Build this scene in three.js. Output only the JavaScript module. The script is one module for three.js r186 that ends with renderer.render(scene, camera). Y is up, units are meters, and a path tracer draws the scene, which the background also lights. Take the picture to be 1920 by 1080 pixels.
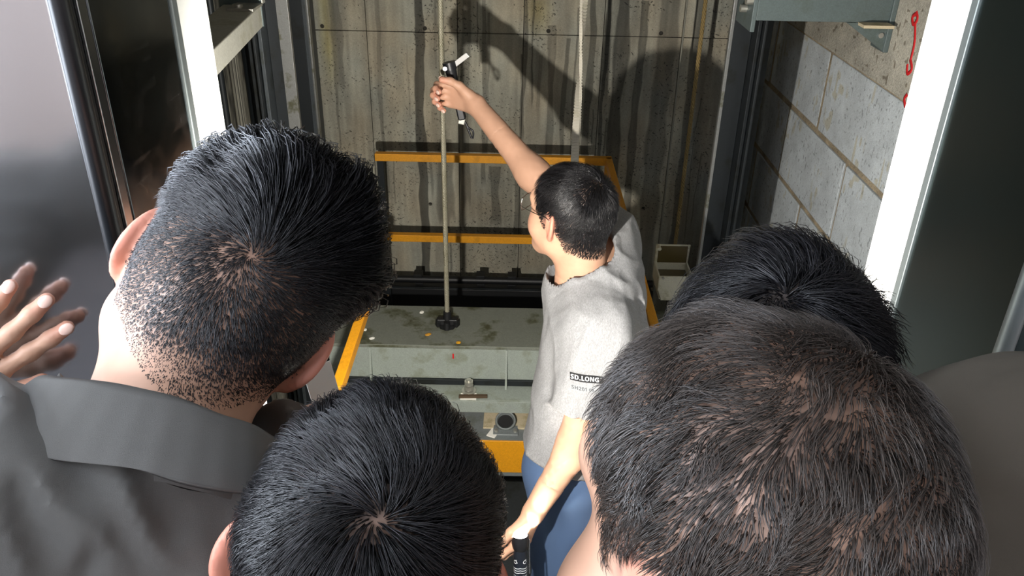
import * as THREE from 'three';
import { RoundedBoxGeometry } from 'three/addons/geometries/RoundedBoxGeometry.js';
import { mergeGeometries } from 'three/addons/utils/BufferGeometryUtils.js';
import { ImprovedNoise } from 'three/addons/math/ImprovedNoise.js';
import { RectAreaLightUniformsLib } from 'three/addons/lights/RectAreaLightUniformsLib.js';

// ---------------------------------------------------------------- camera, light, exposure
const scene = new THREE.Scene();
scene.background = new THREE.Color(0x000000);
const camera = new THREE.PerspectiveCamera(2 * Math.atan(540 / 1550) * 180 / Math.PI, 16 / 9, 0.02, 60);
{
  const pitch = 28.5 * Math.PI / 180, roll = 1.2 * Math.PI / 180;
  const F = new THREE.Vector3(0, -Math.sin(pitch), -Math.cos(pitch)), U0 = new THREE.Vector3(0, Math.cos(pitch), -Math.sin(pitch)), R0 = new THREE.Vector3(1, 0, 0);
  const R = R0.clone().multiplyScalar(Math.cos(roll)).addScaledVector(U0, Math.sin(roll));
  const U = U0.clone().multiplyScalar(Math.cos(roll)).addScaledVector(R0, -Math.sin(roll));
  camera.position.set(0, 1.85, 0);
  camera.quaternion.setFromRotationMatrix(new THREE.Matrix4().makeBasis(R, U, F.clone().negate()));
}
const renderer = new THREE.WebGLRenderer({ antialias: true });
renderer.toneMapping = THREE.LinearToneMapping;
renderer.toneMappingExposure = 1.0;
renderer.shadowMap.enabled = true;
renderer.shadowMap.type = THREE.PCFSoftShadowMap;
RectAreaLightUniformsLib.init();
const WINDOW = 28;                                                                     // radiance of the frosted window of the landing
const HALL_PANELS = [[-1.1, 0.3, 0xe4eeff, 18], [-1.1, 1.9, 0xe4eeff, 40]];   // x, z, colour, radiance of the ceiling panels of the landing
const TORCH = { pos: [-0.18, 1.275, -0.74], aim: [0.16, 1.0, -2.4], power: 9.5 };       // the torch that lights the shaft
const TORCH_LOW = { power: 2.6 };                                                      // the torch hanging from the mechanic's hand

// ---------------------------------------------------------------- helpers
const V = (x, y, z) => new THREE.Vector3(x, y, z);
const perlin = new ImprovedNoise();
const N3 = (x, y, z) => perlin.noise(x, y, z);
function fbm(x, y, z, o = 4) { let s = 0, a = 0.5; for (let i = 0; i < o; i++) { s += a * perlin.noise(x, y, z); x *= 2.03; y *= 2.03; z *= 2.03; a *= 0.5; } return s; }
let seed = 7;
const rnd = () => { seed = (seed * 1664525 + 1013904223) >>> 0; return seed / 4294967296; };
const rr = (a, b) => a + (b - a) * rnd();
const clamp = (v, a = 0, b = 1) => Math.min(b, Math.max(a, v));
const smooth = (a, b, v) => { const t = clamp((v - a) / (b - a)); return t * t * (3 - 2 * t); };
const mixv = (a, b, t) => a + (b - a) * t;
const used = {};
function numbered(n) { if (used[n] === undefined) { used[n] = 0; return n; } used[n]++; return n + '_' + String(used[n]).padStart(3, '0'); }
function part(name, geo, mat, parent) {
  const m = new THREE.Mesh(Array.isArray(geo) ? join(geo) : geo, mat);
  m.name = name; m.castShadow = m.receiveShadow = true;
  parent.add(m); return m;
}
function join(list) { return list.length === 1 ? list[0] : mergeGeometries(list.map(g => { const h = g.index ? g.toNonIndexed() : g; for (const k of Object.keys(h.attributes)) if (!['position', 'normal', 'uv'].includes(k)) h.deleteAttribute(k); return h; })); }
function thing(name, label, category, base = [0, 0, 0], group) {
  const g = new THREE.Group(); g.name = numbered(name); g.position.set(...base);
  g.userData = { label, category }; if (group) g.userData.group = group;
  scene.add(g); return g;
}
function tag(o, label, category, group) { o.name = numbered(o.name); o.userData.label = label; o.userData.category = category; if (group) o.userData.group = group; return o; }
function structure(name, label) { const g = new THREE.Group(); g.name = name; g.userData = { kind: 'structure', label, category: name.split('_')[0] }; scene.add(g); return g; }
// box between two corners with uv in metres
function uvm(g) {
  const p = g.attributes.position, n = g.attributes.normal, uv = new Float32Array(p.count * 2);
  for (let i = 0; i < p.count; i++) {
    const ax = Math.abs(n.getX(i)), ay = Math.abs(n.getY(i)), az = Math.abs(n.getZ(i));
    const [u, v] = ax >= ay && ax >= az ? [p.getZ(i), p.getY(i)] : ay >= az ? [p.getX(i), p.getZ(i)] : [p.getX(i), p.getY(i)];
    uv[2 * i] = u; uv[2 * i + 1] = v;
  }
  g.setAttribute('uv', new THREE.BufferAttribute(uv, 2)); return g;
}
function bx(x0, x1, y0, y1, z0, z1, r = 0) {
  const w = Math.abs(x1 - x0), h = Math.abs(y1 - y0), d = Math.abs(z1 - z0);
  r = Math.min(r, Math.min(w, h, d) * 0.45);
  const g = r > 0 ? new RoundedBoxGeometry(w, h, d, 1, r) : new THREE.BoxGeometry(w, h, d);
  g.translate((x0 + x1) / 2, (y0 + y1) / 2, (z0 + z1) / 2); return uvm(g.index ? g.toNonIndexed() : g);
}
function cyl(a, b, ra, rb = ra, seg = 20) {
  const d = b.clone().sub(a), g = new THREE.CylinderGeometry(rb, ra, d.length(), seg);
  g.applyQuaternion(new THREE.Quaternion().setFromUnitVectors(V(0, 1, 0), d.clone().normalize()));
  const c = a.clone().add(b).multiplyScalar(0.5); g.translate(c.x, c.y, c.z); return g;
}
// bar of rectangular section from a to b; up hints the height axis
function bar(a, b, w, h, up = V(0, 1, 0), r = 0.002) {
  const d = b.clone().sub(a), L = d.length(); d.normalize();
  const s = new THREE.Vector3().crossVectors(up, d).normalize(), u = new THREE.Vector3().crossVectors(d, s);
  const g = new RoundedBoxGeometry(w, h, L, 1, Math.min(r, w * 0.4, h * 0.4)); uvm(g);
  g.applyMatrix4(new THREE.Matrix4().makeBasis(s, u, d)); const c = a.clone().add(b).multiplyScalar(0.5); g.translate(c.x, c.y, c.z); return g;
}
function hexbolt(c, dir, R, h) { const g = new THREE.CylinderGeometry(R, R, h, 6); g.applyQuaternion(new THREE.Quaternion().setFromUnitVectors(V(0, 1, 0), dir)); g.translate(c.x, c.y, c.z); return g; }

// ---------------------------------------------------------------- textures
function dataTex(w, h, fn, srgb = true) {
  const d = new Uint8Array(w * h * 4);
  for (let j = 0; j < h; j++) for (let i = 0; i < w; i++) { const c = fn(i / w, j / h, i, j), o = (j * w + i) * 4; d[o] = clamp(c[0], 0, 255); d[o + 1] = clamp(c[1], 0, 255); d[o + 2] = clamp(c[2], 0, 255); d[o + 3] = 255; }
  const t = new THREE.DataTexture(d, w, h); t.magFilter = t.minFilter = THREE.LinearFilter; t.wrapS = t.wrapT = THREE.RepeatWrapping;
  if (srgb) t.colorSpace = THREE.SRGBColorSpace; t.needsUpdate = true; return t;
}
// tileable value noise
function tileNoise(n, s) {
  const old = seed; seed = s; const a = new Float32Array(n * n); for (let i = 0; i < n * n; i++) a[i] = rnd(); seed = old;
  return (u, v) => { u = (u - Math.floor(u)) * n; v = (v - Math.floor(v)) * n; const i = Math.floor(u), j = Math.floor(v); let fx = u - i, fy = v - j; fx = fx * fx * (3 - 2 * fx); fy = fy * fy * (3 - 2 * fy); const i1 = (i + 1) % n, j1 = (j + 1) % n, I = i % n, J = j % n; return (a[J * n + I] * (1 - fx) + a[J * n + i1] * fx) * (1 - fy) + (a[j1 * n + I] * (1 - fx) + a[j1 * n + i1] * fx) * fy; };
}
const tn8 = tileNoise(8, 11), tn16 = tileNoise(16, 12), tn32 = tileNoise(32, 13), tn64 = tileNoise(64, 14), tn128 = tileNoise(128, 15), tn256 = tileNoise(256, 16);
const layered = (u, v) => 0.4 * tn8(u, v) + 0.25 * tn16(u, v) + 0.15 * tn32(u, v) + 0.12 * tn64(u, v) + 0.08 * tn128(u, v);
const fine = dataTex(512, 512, (u, v) => { const c = 128 + 90 * (tn256(u, v) - 0.5) + 50 * (tn64(u, v) - 0.5); return [c, c, c]; }, false);

// cast concrete of the back wall: covers x -0.95..1.05, y -0.35..1.65 at 1 mm a pixel
const WX0 = -0.95, WY0 = -0.35, WS = 2.0;
const pores = (() => {   // dash-shaped pores left by the formwork
  const n = 1600, a = new Float32Array(n * n); const old = seed; seed = 99;
  for (let k = 0; k < 19000; k++) {
    const cx = rnd() * n, cy = rnd() * n, L = rnd() < 0.62 ? 0.4 + rnd() : 1 + rnd() * rnd() * 6, an = (rnd() < 0.7 ? -0.6 : 0.7) + (rnd() - 0.5), w = 0.4 + rnd() * 0.9, s = 0.25 + 0.65 * rnd();
    if (tn8(cx / n * 1.7, cy / n * 1.3) < 0.3 + 0.3 * rnd()) continue;
    for (let t = -L; t <= L; t += 0.5) for (let q = -w; q <= w; q += 0.7) { const x = Math.floor(cx + Math.cos(an) * t - Math.sin(an) * q) , y = Math.floor(cy + Math.sin(an) * t + Math.cos(an) * q); if (x >= 0 && y >= 0 && x < n && y < n) a[y * n + x] = Math.max(a[y * n + x], s); }
  }
  seed = old; return (u, v) => a[Math.min(n - 1, Math.floor(v * n)) * n + Math.min(n - 1, Math.floor(u * n))];
})();
const runs = [];   // water runs: x, half width, from y down to y, strength
{ const old = seed; seed = 5;
  for (const r of [[-0.398, 0.024, 2, -0.3, 0.75], [-0.56, 0.012, 2, 0.2, 0.25], [-0.73, 0.03, 2, 0.9, 0.3], [0.30, 0.02, 2, 0.2, 0.5], [0.36, 0.01, 2, 0.2, 0.6], [0.42, 0.035, 2, 0.1, 0.62], [0.5, 0.02, 1.3, 0.1, 0.5], [0.03, 0.012, 2, 0.7, 0.45], [-0.13, 0.012, 1.3, 0.5, 0.4], [-0.21, 0.02, 2, 0.4, 0.32], [0.14, 0.02, 1.2, 0.6, 0.35], [0.2, 0.012, 1.15, 0.5, 0.4], [0.6, 0.05, 2, 0, 0.4], [0.72, 0.02, 2, 0, 0.5], [-0.3, 0.05, 0.72, 0.32, 0.35], [-0.08, 0.03, 0.6, 0.3, 0.4], [0.02, 0.02, 0.66, 0.2, 0.4]]) runs.push([...r, rnd() * 50]);
  for (let k = 0; k < 46; k++) { const top = rr(0.3, 1.9), x = rr(-0.9, 1.0); runs.push([x, rr(0.002, 0.008), top, top - rr(0.1, 0.7), rr(0.15, 0.5) * (x > 0 ? 1.3 : 0.8), rnd() * 50]); }
  seed = old; }
const runCols = Array.from({ length: 200 }, (_, i) => runs.filter(r => Math.abs(WX0 + i / 100 + 0.005 - r[0]) < r[1] * 3 + 0.04));
function runAt(x, y) {
  let s = 0;
  for (const [cx, w, t, b, k, ph] of runCols[Math.max(0, Math.min(199, Math.floor((x - WX0) * 100)))]) {
    if (Math.abs(x - cx) > w * 3 + 0.03 || y > t || y < b) continue;
    const m = 0.012 * N3(ph, y * 3, 0) + 0.004 * N3(ph, y * 14, 3), ww = w * (0.85 + 0.5 * N3(ph + 9, y * 5, 1)), d = Math.abs(x - cx - m);
    s = Math.max(s, k * (1 - smooth(ww * 0.75, ww * 1.05, d)) * smooth(0, 0.06, y - b + 0.03 * N3(x * 90, ph, 2)));
  }
  return s;
}
const concreteMap = dataTex(1600, 1600, (u, v) => {
  const x = WX0 + u * WS, y = WY0 + v * WS;
  const l = layered(u * 0.9, v * 0.9) - 0.5, st = tn128(u * 1.3, v * 0.12) - 0.5, st2 = tn32(u * 1.1, v * 0.08) - 0.5;
  let b = 1 + 0.34 * l + 0.14 * st + 0.2 * st2 + 0.12 * (tn256(u * 3, v * 3) - 0.5);
  const p = pores(u, v); b *= 1 - 0.6 * p;
  const r = runAt(x, y); b *= 1 - 0.62 * r;
  const rust = (0.5 + 0.5 * tn16(u, v * 2)) * (Math.max(0, 1 - Math.abs(x + 0.765) / 0.04) * smooth(0.85, 1.15, y) + 0.8 * Math.max(0, 1 - Math.hypot((x - 0.08) / 0.07, (y - 1.26) / 0.12)));
  const w = 0.06 * (tn16(u * 1.7, v) - 0.5);
  return [158 * b * (1 + w), 154 * b * (1 - 0.05 * rust), 138 * b * (1 - w) * (1 - 0.28 * rust)];
});
concreteMap.wrapS = concreteMap.wrapT = THREE.MirroredRepeatWrapping;
const concreteBump = dataTex(1000, 1000, (u, v) => { const c = 150 + 50 * (layered(u * 2, v * 2) - 0.5) + 60 * (tn256(u * 2, v * 2) - 0.5) - 110 * pores(u, v); return [c, c, c]; }, false);
concreteBump.wrapS = concreteBump.wrapT = THREE.MirroredRepeatWrapping;
// concrete with strong vertical streaks, 2 m a tile
const streakMap = dataTex(1024, 1024, (u, v) => {
  const s = 0.55 * tn128(u * 0.9, v * 0.06) + 0.3 * tn64(u * 1.2, v * 0.1) + 0.3 * tn256(u, v * 0.2), l = layered(u, v);
  const b = 0.42 + 0.75 * smooth(0.3, 0.85, s) + 0.4 * (l - 0.5); return [126 * b, 124 * b, 112 * b];
});
const blockMaps = [0, 1, 2].map(k => dataTex(512, 512, (u, v) => {
  const o = k * 0.31, l = layered(u + o, v + o * 2) - 0.5, g = tn256(u * 1.5 + o, v * 1.5) - 0.5;
  let b = 1 + 0.22 * l + 0.1 * g; let tan = smooth(0.6, 0.78, tn32(u * 1.4 + o, v * 0.7 + o)) * smooth(0.5, 0.7, tn8(u + o * 3, v));
  const pit = smooth(0.8, 0.9, tn128(u * 1.1 + o, v * 0.6 + o)); b *= 1 - 0.22 * pit;
  return [194 * b * (1 - 0.06 * tan), 201 * b * (1 - 0.1 * tan), 204 * b * (1 - 0.18 * tan)];
}));
const mortarMap = dataTex(256, 256, (u, v) => { const b = 0.9 + 0.5 * (layered(u, v) - 0.5) + 0.3 * (tn256(u, v) - 0.5); return [176 * b, 160 * b, 132 * b]; });
const renderMap = dataTex(512, 512, (u, v) => { const b = 1 + 0.4 * (layered(u, v) - 0.5) + 0.2 * (tn256(u, v) - 0.5); const p = smooth(0.83, 0.9, tn64(u, v)); return [172 * b * (1 - 0.3 * p), 168 * b * (1 - 0.32 * p), 155 * b * (1 - 0.35 * p)]; });
const steelMap = (r, g, b, dirt) => dataTex(512, 512, (u, v) => { const l = layered(u, v), d = smooth(0.45, 0.75, l) * dirt, k = 1 + 0.1 * (tn256(u, v) - 0.5) + 0.16 * (l - 0.5); return [r * k * (1 - 0.45 * d), g * k * (1 - 0.46 * d), b * k * (1 - 0.6 * d)]; });
const brushed = dataTex(512, 512, (u, v) => { const c = 120 + 120 * (tn256(u * 0.08, v) - 0.5) + 60 * (layered(u, v) - 0.5); return [c, c, c]; }, false);
const smudge = dataTex(512, 512, (u, v) => { const c = 40 + 70 * smooth(0.4, 0.75, layered(u, v)) + 30 * smooth(0.75, 0.9, tn128(u * 0.1, v)); return [c, c, c]; }, false);

const std = o => new THREE.MeshStandardMaterial(o);
const rep = (t, k) => { const c = t.clone(); c.repeat.set(k, k); c.needsUpdate = true; return c; };
const M = {
  concrete: std({ map: concreteMap, roughness: 0.9, bumpMap: concreteBump, bumpScale: 0.0022 }),
  streak: std({ map: rep(streakMap, 0.5), roughness: 0.9 }),
  streakFine: std({ map: rep(streakMap, 1.1), roughness: 0.85 }),
  block: blockMaps.map(t => std({ map: rep(t, 1.4), roughness: 0.92, bumpMap: rep(fine, 3), bumpScale: 0.002 })),
  mortar: std({ map: rep(mortarMap, 2), roughness: 0.95, bumpMap: rep(fine, 4), bumpScale: 0.003 }),
  render: std({ map: rep(renderMap, 1.2), roughness: 0.95, bumpMap: rep(fine, 3), bumpScale: 0.004 }),
  whiteSteel: std({ color: 0xe9ebe6, roughness: 0.42, metalness: 0.0, roughnessMap: rep(brushed, 2) }),
  greyEdge: std({ color: 0x7d8585, roughness: 0.4, metalness: 0.6 }),
  mirror: std({ color: 0xc2c4c6, metalness: 1, roughness: 0.16 }),
  mirrorDark: std({ color: 0x6b7174, metalness: 1, roughness: 0.62, roughnessMap: rep(smudge, 1.1) }),
  mirrorRight: std({ color: 0x465252, metalness: 1, roughness: 0.34 }),
  gasket: std({ color: 0x0c0f12, roughness: 0.35 }),
  railSteel: std({ map: rep(steelMap(70, 76, 80, 0.7), 2), roughness: 0.5, metalness: 0.4 }),
  railDark: std({ map: rep(steelMap(32, 37, 40, 0.8), 2), roughness: 0.5, metalness: 0.4 }),
  railBright: std({ map: rep(steelMap(150, 152, 150, 0.8), 3), roughness: 0.35, metalness: 0.7 }),
  bracket: std({ map: rep(steelMap(92, 104, 104, 0.25), 2), roughness: 0.5, metalness: 0.15 }),
  bracketLight: std({ map: rep(steelMap(198, 198, 186, 0.3), 2), roughness: 0.55, metalness: 0.1 }),
  greyPaint: std({ map: rep(steelMap(150, 158, 150, 0.35), 2.2), roughness: 0.5, metalness: 0.1 }),
  greyPlate: std({ map: rep(steelMap(118, 122, 112, 0.95), 1.6), roughness: 0.62, metalness: 0.1 }),
  greyBox: std({ map: rep(steelMap(128, 134, 134, 0.35), 2), roughness: 0.5, metalness: 0.2 }),
  darkFloor: std({ map: rep(steelMap(62, 66, 68, 0.6), 1.4), roughness: 0.7, metalness: 0.1 }),
  yellow: std({ map: rep(steelMap(222, 152, 24, 0.3), 2), roughness: 0.5 }),
  black: std({ color: 0x101113, roughness: 0.5 }),
  rubber: std({ color: 0x0b0b0c, roughness: 0.75 }),
  rope: std({ map: rep(steelMap(150, 146, 128, 0.8), 6), roughness: 0.5, metalness: 0.3 }),
  ropeBrown: std({ map: rep(steelMap(150, 128, 82, 0.8), 6), roughness: 0.8 }),
  ropeThin: std({ color: 0x8d8c80, roughness: 0.5, metalness: 0.4 }),
  strap: std({ map: rep(steelMap(212, 206, 190, 0.4), 6), roughness: 0.75 }),
  plastic: std({ map: rep(steelMap(226, 224, 206, 0.4), 4), roughness: 0.5 }),
  oil: std({ color: 0x5d5233, roughness: 0.25 }),
  chrome: std({ color: 0xd9dadb, metalness: 1, roughness: 0.22 }),
  zinc: std({ color: 0xb9b8ae, metalness: 0.7, roughness: 0.4 }),
  bright: std({ color: 0xe6e6e4, metalness: 0.25, roughness: 0.35 }),
  toolBlack: std({ color: 0x15161a, roughness: 0.4 }),
  wood: std({ color: 0x4a3a28, roughness: 0.8 }),
  card: std({ map: rep(steelMap(196, 182, 152, 0.4), 4), roughness: 0.9 }),
  red: std({ color: 0xc3181c, roughness: 0.7 }),
  paper: std({ color: 0xe8e6dc, roughness: 0.9 }),
  groove: std({ color: 0x38352f, roughness: 0.95 }),
  hallWall: std({ color: 0xdccfc8, roughness: 0.9, bumpMap: rep(fine, 2), bumpScale: 0.001 }),
  hallFloor: std({ map: rep(steelMap(58, 58, 60, 0.3), 0.8), roughness: 0.35 }),
  ceiling: std({ color: 0xe8e8e4, roughness: 0.95 }),
};

// ---------------------------------------------------------------- the setting
const XL = -0.399, XR = 0.525, ZW0 = -0.75, ZW1 = -1.1;      // reveal of the landing door
const SX0 = -0.92, SX1 = 1.0, SZ = -3.4, FLOORY = -0.47;       // shaft, top of the car
{ // back wall: formwork panels with joints and tie holes
  const w = structure('wall_back', 'board-marked bare concrete back wall of the shaft with water stains');
  part('backing', bx(-1.2, 1.3, -2.2, 4.4, SZ - 0.012, SZ - 0.2), M.groove, w);
  const xs = [-1.1, -0.605, -0.24, 0.025, 0.345, 0.66, 1.2], ys = [-2.2, 0.02, 1.163, 2.35, 4.4], g = 0.0016, holes = [-0.782, -0.37, 0.124, 0.575];
  for (let j = 0; j < ys.length - 1; j++) for (let i = 0; i < xs.length - 1; i++) {
    const s = new THREE.Shape(); s.moveTo(xs[i] + g, ys[j] + g); s.lineTo(xs[i + 1] - g, ys[j] + g); s.lineTo(xs[i + 1] - g, ys[j + 1] - g); s.lineTo(xs[i] + g, ys[j + 1] - g); s.closePath();
    for (const hx of holes) for (const hy of [1.178, 0.42, -0.35, 1.95]) if (hx > xs[i] + 0.02 && hx < xs[i + 1] - 0.02 && hy > ys[j] + 0.013 && hy < ys[j + 1] - 0.02) { const h = new THREE.Path(); h.absarc(hx, hy, 0.0085, 0, Math.PI * 2, true); s.holes.push(h); }
    const e = new THREE.ExtrudeGeometry(s, { depth: 0.012, bevelEnabled: false, curveSegments: 10 });
    e.translate(0, 0, SZ - 0.012 + [0, 0.0015, 0.0005, 0.002, 0, 0.001][(i + j * 2) % 6]);
    const p = e.attributes.position, uv = e.attributes.uv; for (let k = 0; k < p.count; k++) uv.setXY(k, (p.getX(k) - WX0) / WS, (p.getY(k) - WY0) / WS);
    part('formwork_panel', e, M.concrete, w);
  }
}
{ const w = structure('wall_left', 'streaked concrete left wall of the shaft');
  part('wall_face', bx(SX0 - 0.2, SX0, -2.2, 4.4, -1.1, SZ), M.streak, w);
  let k = 0; for (const z of [-2.5, -2.62, -2.76, -2.9, -3.03, -3.16]) { const r = 0.011 + 0.006 * ((k * 7) % 3); part('conduit', cyl(V(SX0 + r + 0.012, -0.7, z), V(SX0 + r + 0.012, 3.2, z), r), k % 2 ? M.streakFine : M.railDark, w); k++; } }
{ // right wall: painted blocks in mortar with a rendered band above
  const w = structure('wall_right', 'light grey block wall of the shaft with tan mortar joints');
  part('mortar', bx(SX1 + 0.004, SX1 + 0.2, -2.2, 1.279, -1.1, SZ), M.mortar, w);
  part('rendered_band', bx(SX1 - 0.006, SX1 + 0.2, 1.279, 4.4, -1.1, SZ), M.render, w);
  const ch = 0.2655, top = 1.279, starts = [-2.678, -2.38, -2.69, -2.41, -2.66, -2.38];
  for (let c = 0; c < 8; c++) {
    const y1 = top - c * ch - 0.008, y0 = top - (c + 1) * ch + 0.008;
    for (let k = -3; k < 4; k++) {
      let za = starts[c % 6] + k * 0.6 + 0.009, zb = starts[c % 6] + (k + 1) * 0.6 - 0.009; za = Math.max(za, SZ); zb = Math.min(zb, -1.1); if (zb - za < 0.03) continue;
      part('block', bx(SX1 + rr(-0.004, 0.003), SX1 + 0.09, y0, y1, za, zb, 0.006), M.block[(c * 3 + k + 9) % 3], w);
    }
  }
  // red spray marks beside the door frame
  const strokes = [[[1.49, -2.15], [1.475, -2.135], [1.46, -2.15], [1.475, -2.165], [1.488, -2.145]], [[1.462, -2.14], [1.42, -2.12], [1.375, -2.118]], [[1.38, -2.12], [1.36, -2.1], [1.345, -2.118], [1.365, -2.13]], [[1.30, -2.09], [1.285, -2.1], [1.268, -2.085]]];
  for (const s of strokes) { const c = new THREE.CatmullRomCurve3(s.map(([y, z]) => V(SX1 - 0.0075, y, z))); const g = new THREE.TubeGeometry(c, 24, 0.0062, 6); g.scale(1, 1, 1); const p = g.attributes.position; for (let i = 0; i < p.count; i++) p.setX(i, SX1 - 0.0062 + (p.getX(i) - (SX1 - 0.0075)) * 0.25); part('spray_mark', g, M.red, w); }
}
{ // wall between landing and shaft with the door opening
  const w = structure('wall_front', 'wall of the landing around the lift door opening');
  const a = XL - 0.03, b = XR + 0.03;
  part('wall_side', bx(-2.6, a, -2.2, 4.4, ZW0 - 0.02, ZW1), M.hallWall, w); part('wall_side', bx(b, 2.6, -2.2, 4.4, ZW0 - 0.02, ZW1), M.hallWall, w);
  part('lintel', bx(a, b, 2.2, 4.4, ZW0 - 0.02, ZW1), M.hallWall, w); part('threshold_slab', bx(a, b, -2.2, -0.012, ZW0 - 0.02, ZW1), M.concrete, w);
}
{ const w = structure('ceiling_1', 'concrete slab over the shaft'); part('slab', bx(-1.2, 1.3, 4.4, 4.6, ZW1, SZ - 0.2), M.concrete, w); }
{ const w = structure('floor_1', 'concrete floor of the shaft pit'); part('slab', bx(-1.2, 1.3, -2.4, -2.2, ZW1, SZ - 0.2), M.concrete, w); }
{ const w = structure('floor', 'polished stone floor of the landing'); part('slab', bx(-2.6, 2.6, -0.2, 0, ZW0 - 0.02, 3.0), M.hallFloor, w); }
{ const w = structure('ceiling', 'white ceiling of the landing'); part('slab', bx(-2.6, 2.6, 2.7, 2.9, ZW0 - 0.02, 3.0), M.ceiling, w); }
{ const w = structure('wall_hall_left', 'pale left wall of the landing'); part('wall_face', bx(-2.8, -2.6, -0.2, 2.9, ZW0, 3.2), M.hallWall, w); }
{ // frosted window in the left wall of the landing
  const w = structure('window_1', 'frosted window in the left wall of the landing'), [z0, z1, y0, y1] = [-0.35, 1.25, 0.95, 2.35];
  part('window_frame', [bx(-2.6, -2.57, y0 - 0.05, y0, z0 - 0.05, z1 + 0.05), bx(-2.6, -2.57, y1, y1 + 0.05, z0 - 0.05, z1 + 0.05), bx(-2.6, -2.57, y0, y1, z0 - 0.05, z0), bx(-2.6, -2.57, y0, y1, z1, z1 + 0.05), bx(-2.6, -2.57, y0, y1, 0.43, 0.47)], M.whiteSteel, w);
  part('window_pane', bx(-2.6, -2.585, y0, y1, z0, z1), std({ color: 0x444444, emissive: 0xe6f0ff, emissiveIntensity: 2, roughness: 0.5 }), w);
  const l = new THREE.RectAreaLight(0xe6f0ff, WINDOW, z1 - z0, y1 - y0); l.position.set(-2.565, (y0 + y1) / 2, (z0 + z1) / 2); l.rotation.y = -Math.PI / 2; l.castShadow = true; w.add(l);
}
{ const w = structure('wall_hall_right', 'pale right wall of the landing'); part('wall_face', bx(2.6, 2.8, -0.2, 2.9, ZW0, 3.2), M.hallWall, w); }
{ const w = structure('wall_hall_rear', 'pale rear wall of the landing'); part('wall_face', bx(-2.8, 2.8, -0.2, 2.9, 3.0, 3.2), M.hallWall, w); }
// door frame: white steel jambs towards the shaft, dark polished cladding towards the landing
for (const s of [-1, 1]) {
  const X = s < 0 ? XL : XR, o = s * 0.03;
  const j = structure(s < 0 ? 'trim_1' : 'trim_2', s < 0 ? 'white steel door jamb on the left of the lift opening' : 'white steel door jamb on the right of the lift opening');
  part('jamb', bx(X, X + s * 0.06, -0.012, 2.2, -1.0, ZW1 - 0.004, 0.003), M.whiteSteel, j);
  part('jamb_lip', bx(X - s * 0.003, X + o, -0.012, 2.2, -0.984, -1.0, 0.002), M.greyEdge, j);
  const c = structure(s < 0 ? 'trim_3' : 'trim_4', s < 0 ? 'dark polished metal cladding left of the lift opening' : 'dark metal cladding right of the lift opening');
  part('reveal_panel', bx(X, X + o, -0.012, 2.2, s < 0 ? -0.796 : ZW0 - 0.006, -0.984, 0.002), s < 0 ? M.mirrorDark : M.mirrorRight, c);
  part('front_panel', bx(X + s * 0.012, X + s * 0.9, -0.012, 2.5, ZW0 - 0.02, ZW0, 0.002), s < 0 ? M.mirror : M.mirrorRight, c);
  part('moulding', cyl(V(X + s * 0.006, -0.012, ZW0 - 0.006), V(X + s * 0.006, 2.2, ZW0 - 0.006), 0.0095, 0.0095, 24), s < 0 ? M.gasket : M.greyEdge, c);
  if (s < 0) { part('moulding', bx(X - 0.003, X - 0.02, -0.012, 2.2, -0.762, -0.779, 0.004), M.gasket, c); part('moulding', bx(X - 0.001, X - 0.02, -0.012, 2.2, -0.779, -0.795, 0.001), M.mirror, c); }
}
{ const t = structure('trim_5', 'metal door header of the lift opening'); part('header', bx(XL - 0.02, XR + 0.02, 2.185, 2.2, ZW0, ZW1), M.mirrorDark, t); }
{ const t = structure('trim_6', 'grooved aluminium door sill'); part('sill', bx(XL, XR, -0.012, 0.0, -0.98, -1.14), M.zinc, t); for (const z of [-1.02, -1.06, -1.1]) part('sill_rib', bx(XL, XR, 0, 0.004, z - 0.006, z + 0.006), M.zinc, t); }
// ceiling lights of the landing
HALL_PANELS.forEach(([x, z, col, k], i) => {
  const t = thing('ceiling_light', i ? 'square ceiling light panel at the rear of the landing' : 'square ceiling light panel near the lift door', 'lamp', [x, 2.7, z], 'landing ceiling lights');
  part('frame', [bx(-0.32, 0.32, -0.02, 0, -0.32, -0.3), bx(-0.32, 0.32, -0.02, 0, 0.3, 0.32), bx(-0.32, -0.3, -0.02, 0, -0.3, 0.3), bx(0.3, 0.32, -0.02, 0, -0.3, 0.3)], M.whiteSteel, t);
  part('light_panel', bx(-0.3, 0.3, -0.012, 0, -0.3, 0.3), std({ color: 0x222222, emissive: col, emissiveIntensity: 3, roughness: 0.9 }), t);
  const l = new THREE.RectAreaLight(col, k, 0.6, 0.6); l.position.set(0, -0.022, 0); l.rotation.x = -Math.PI / 2; l.castShadow = true; t.add(l);
});

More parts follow.
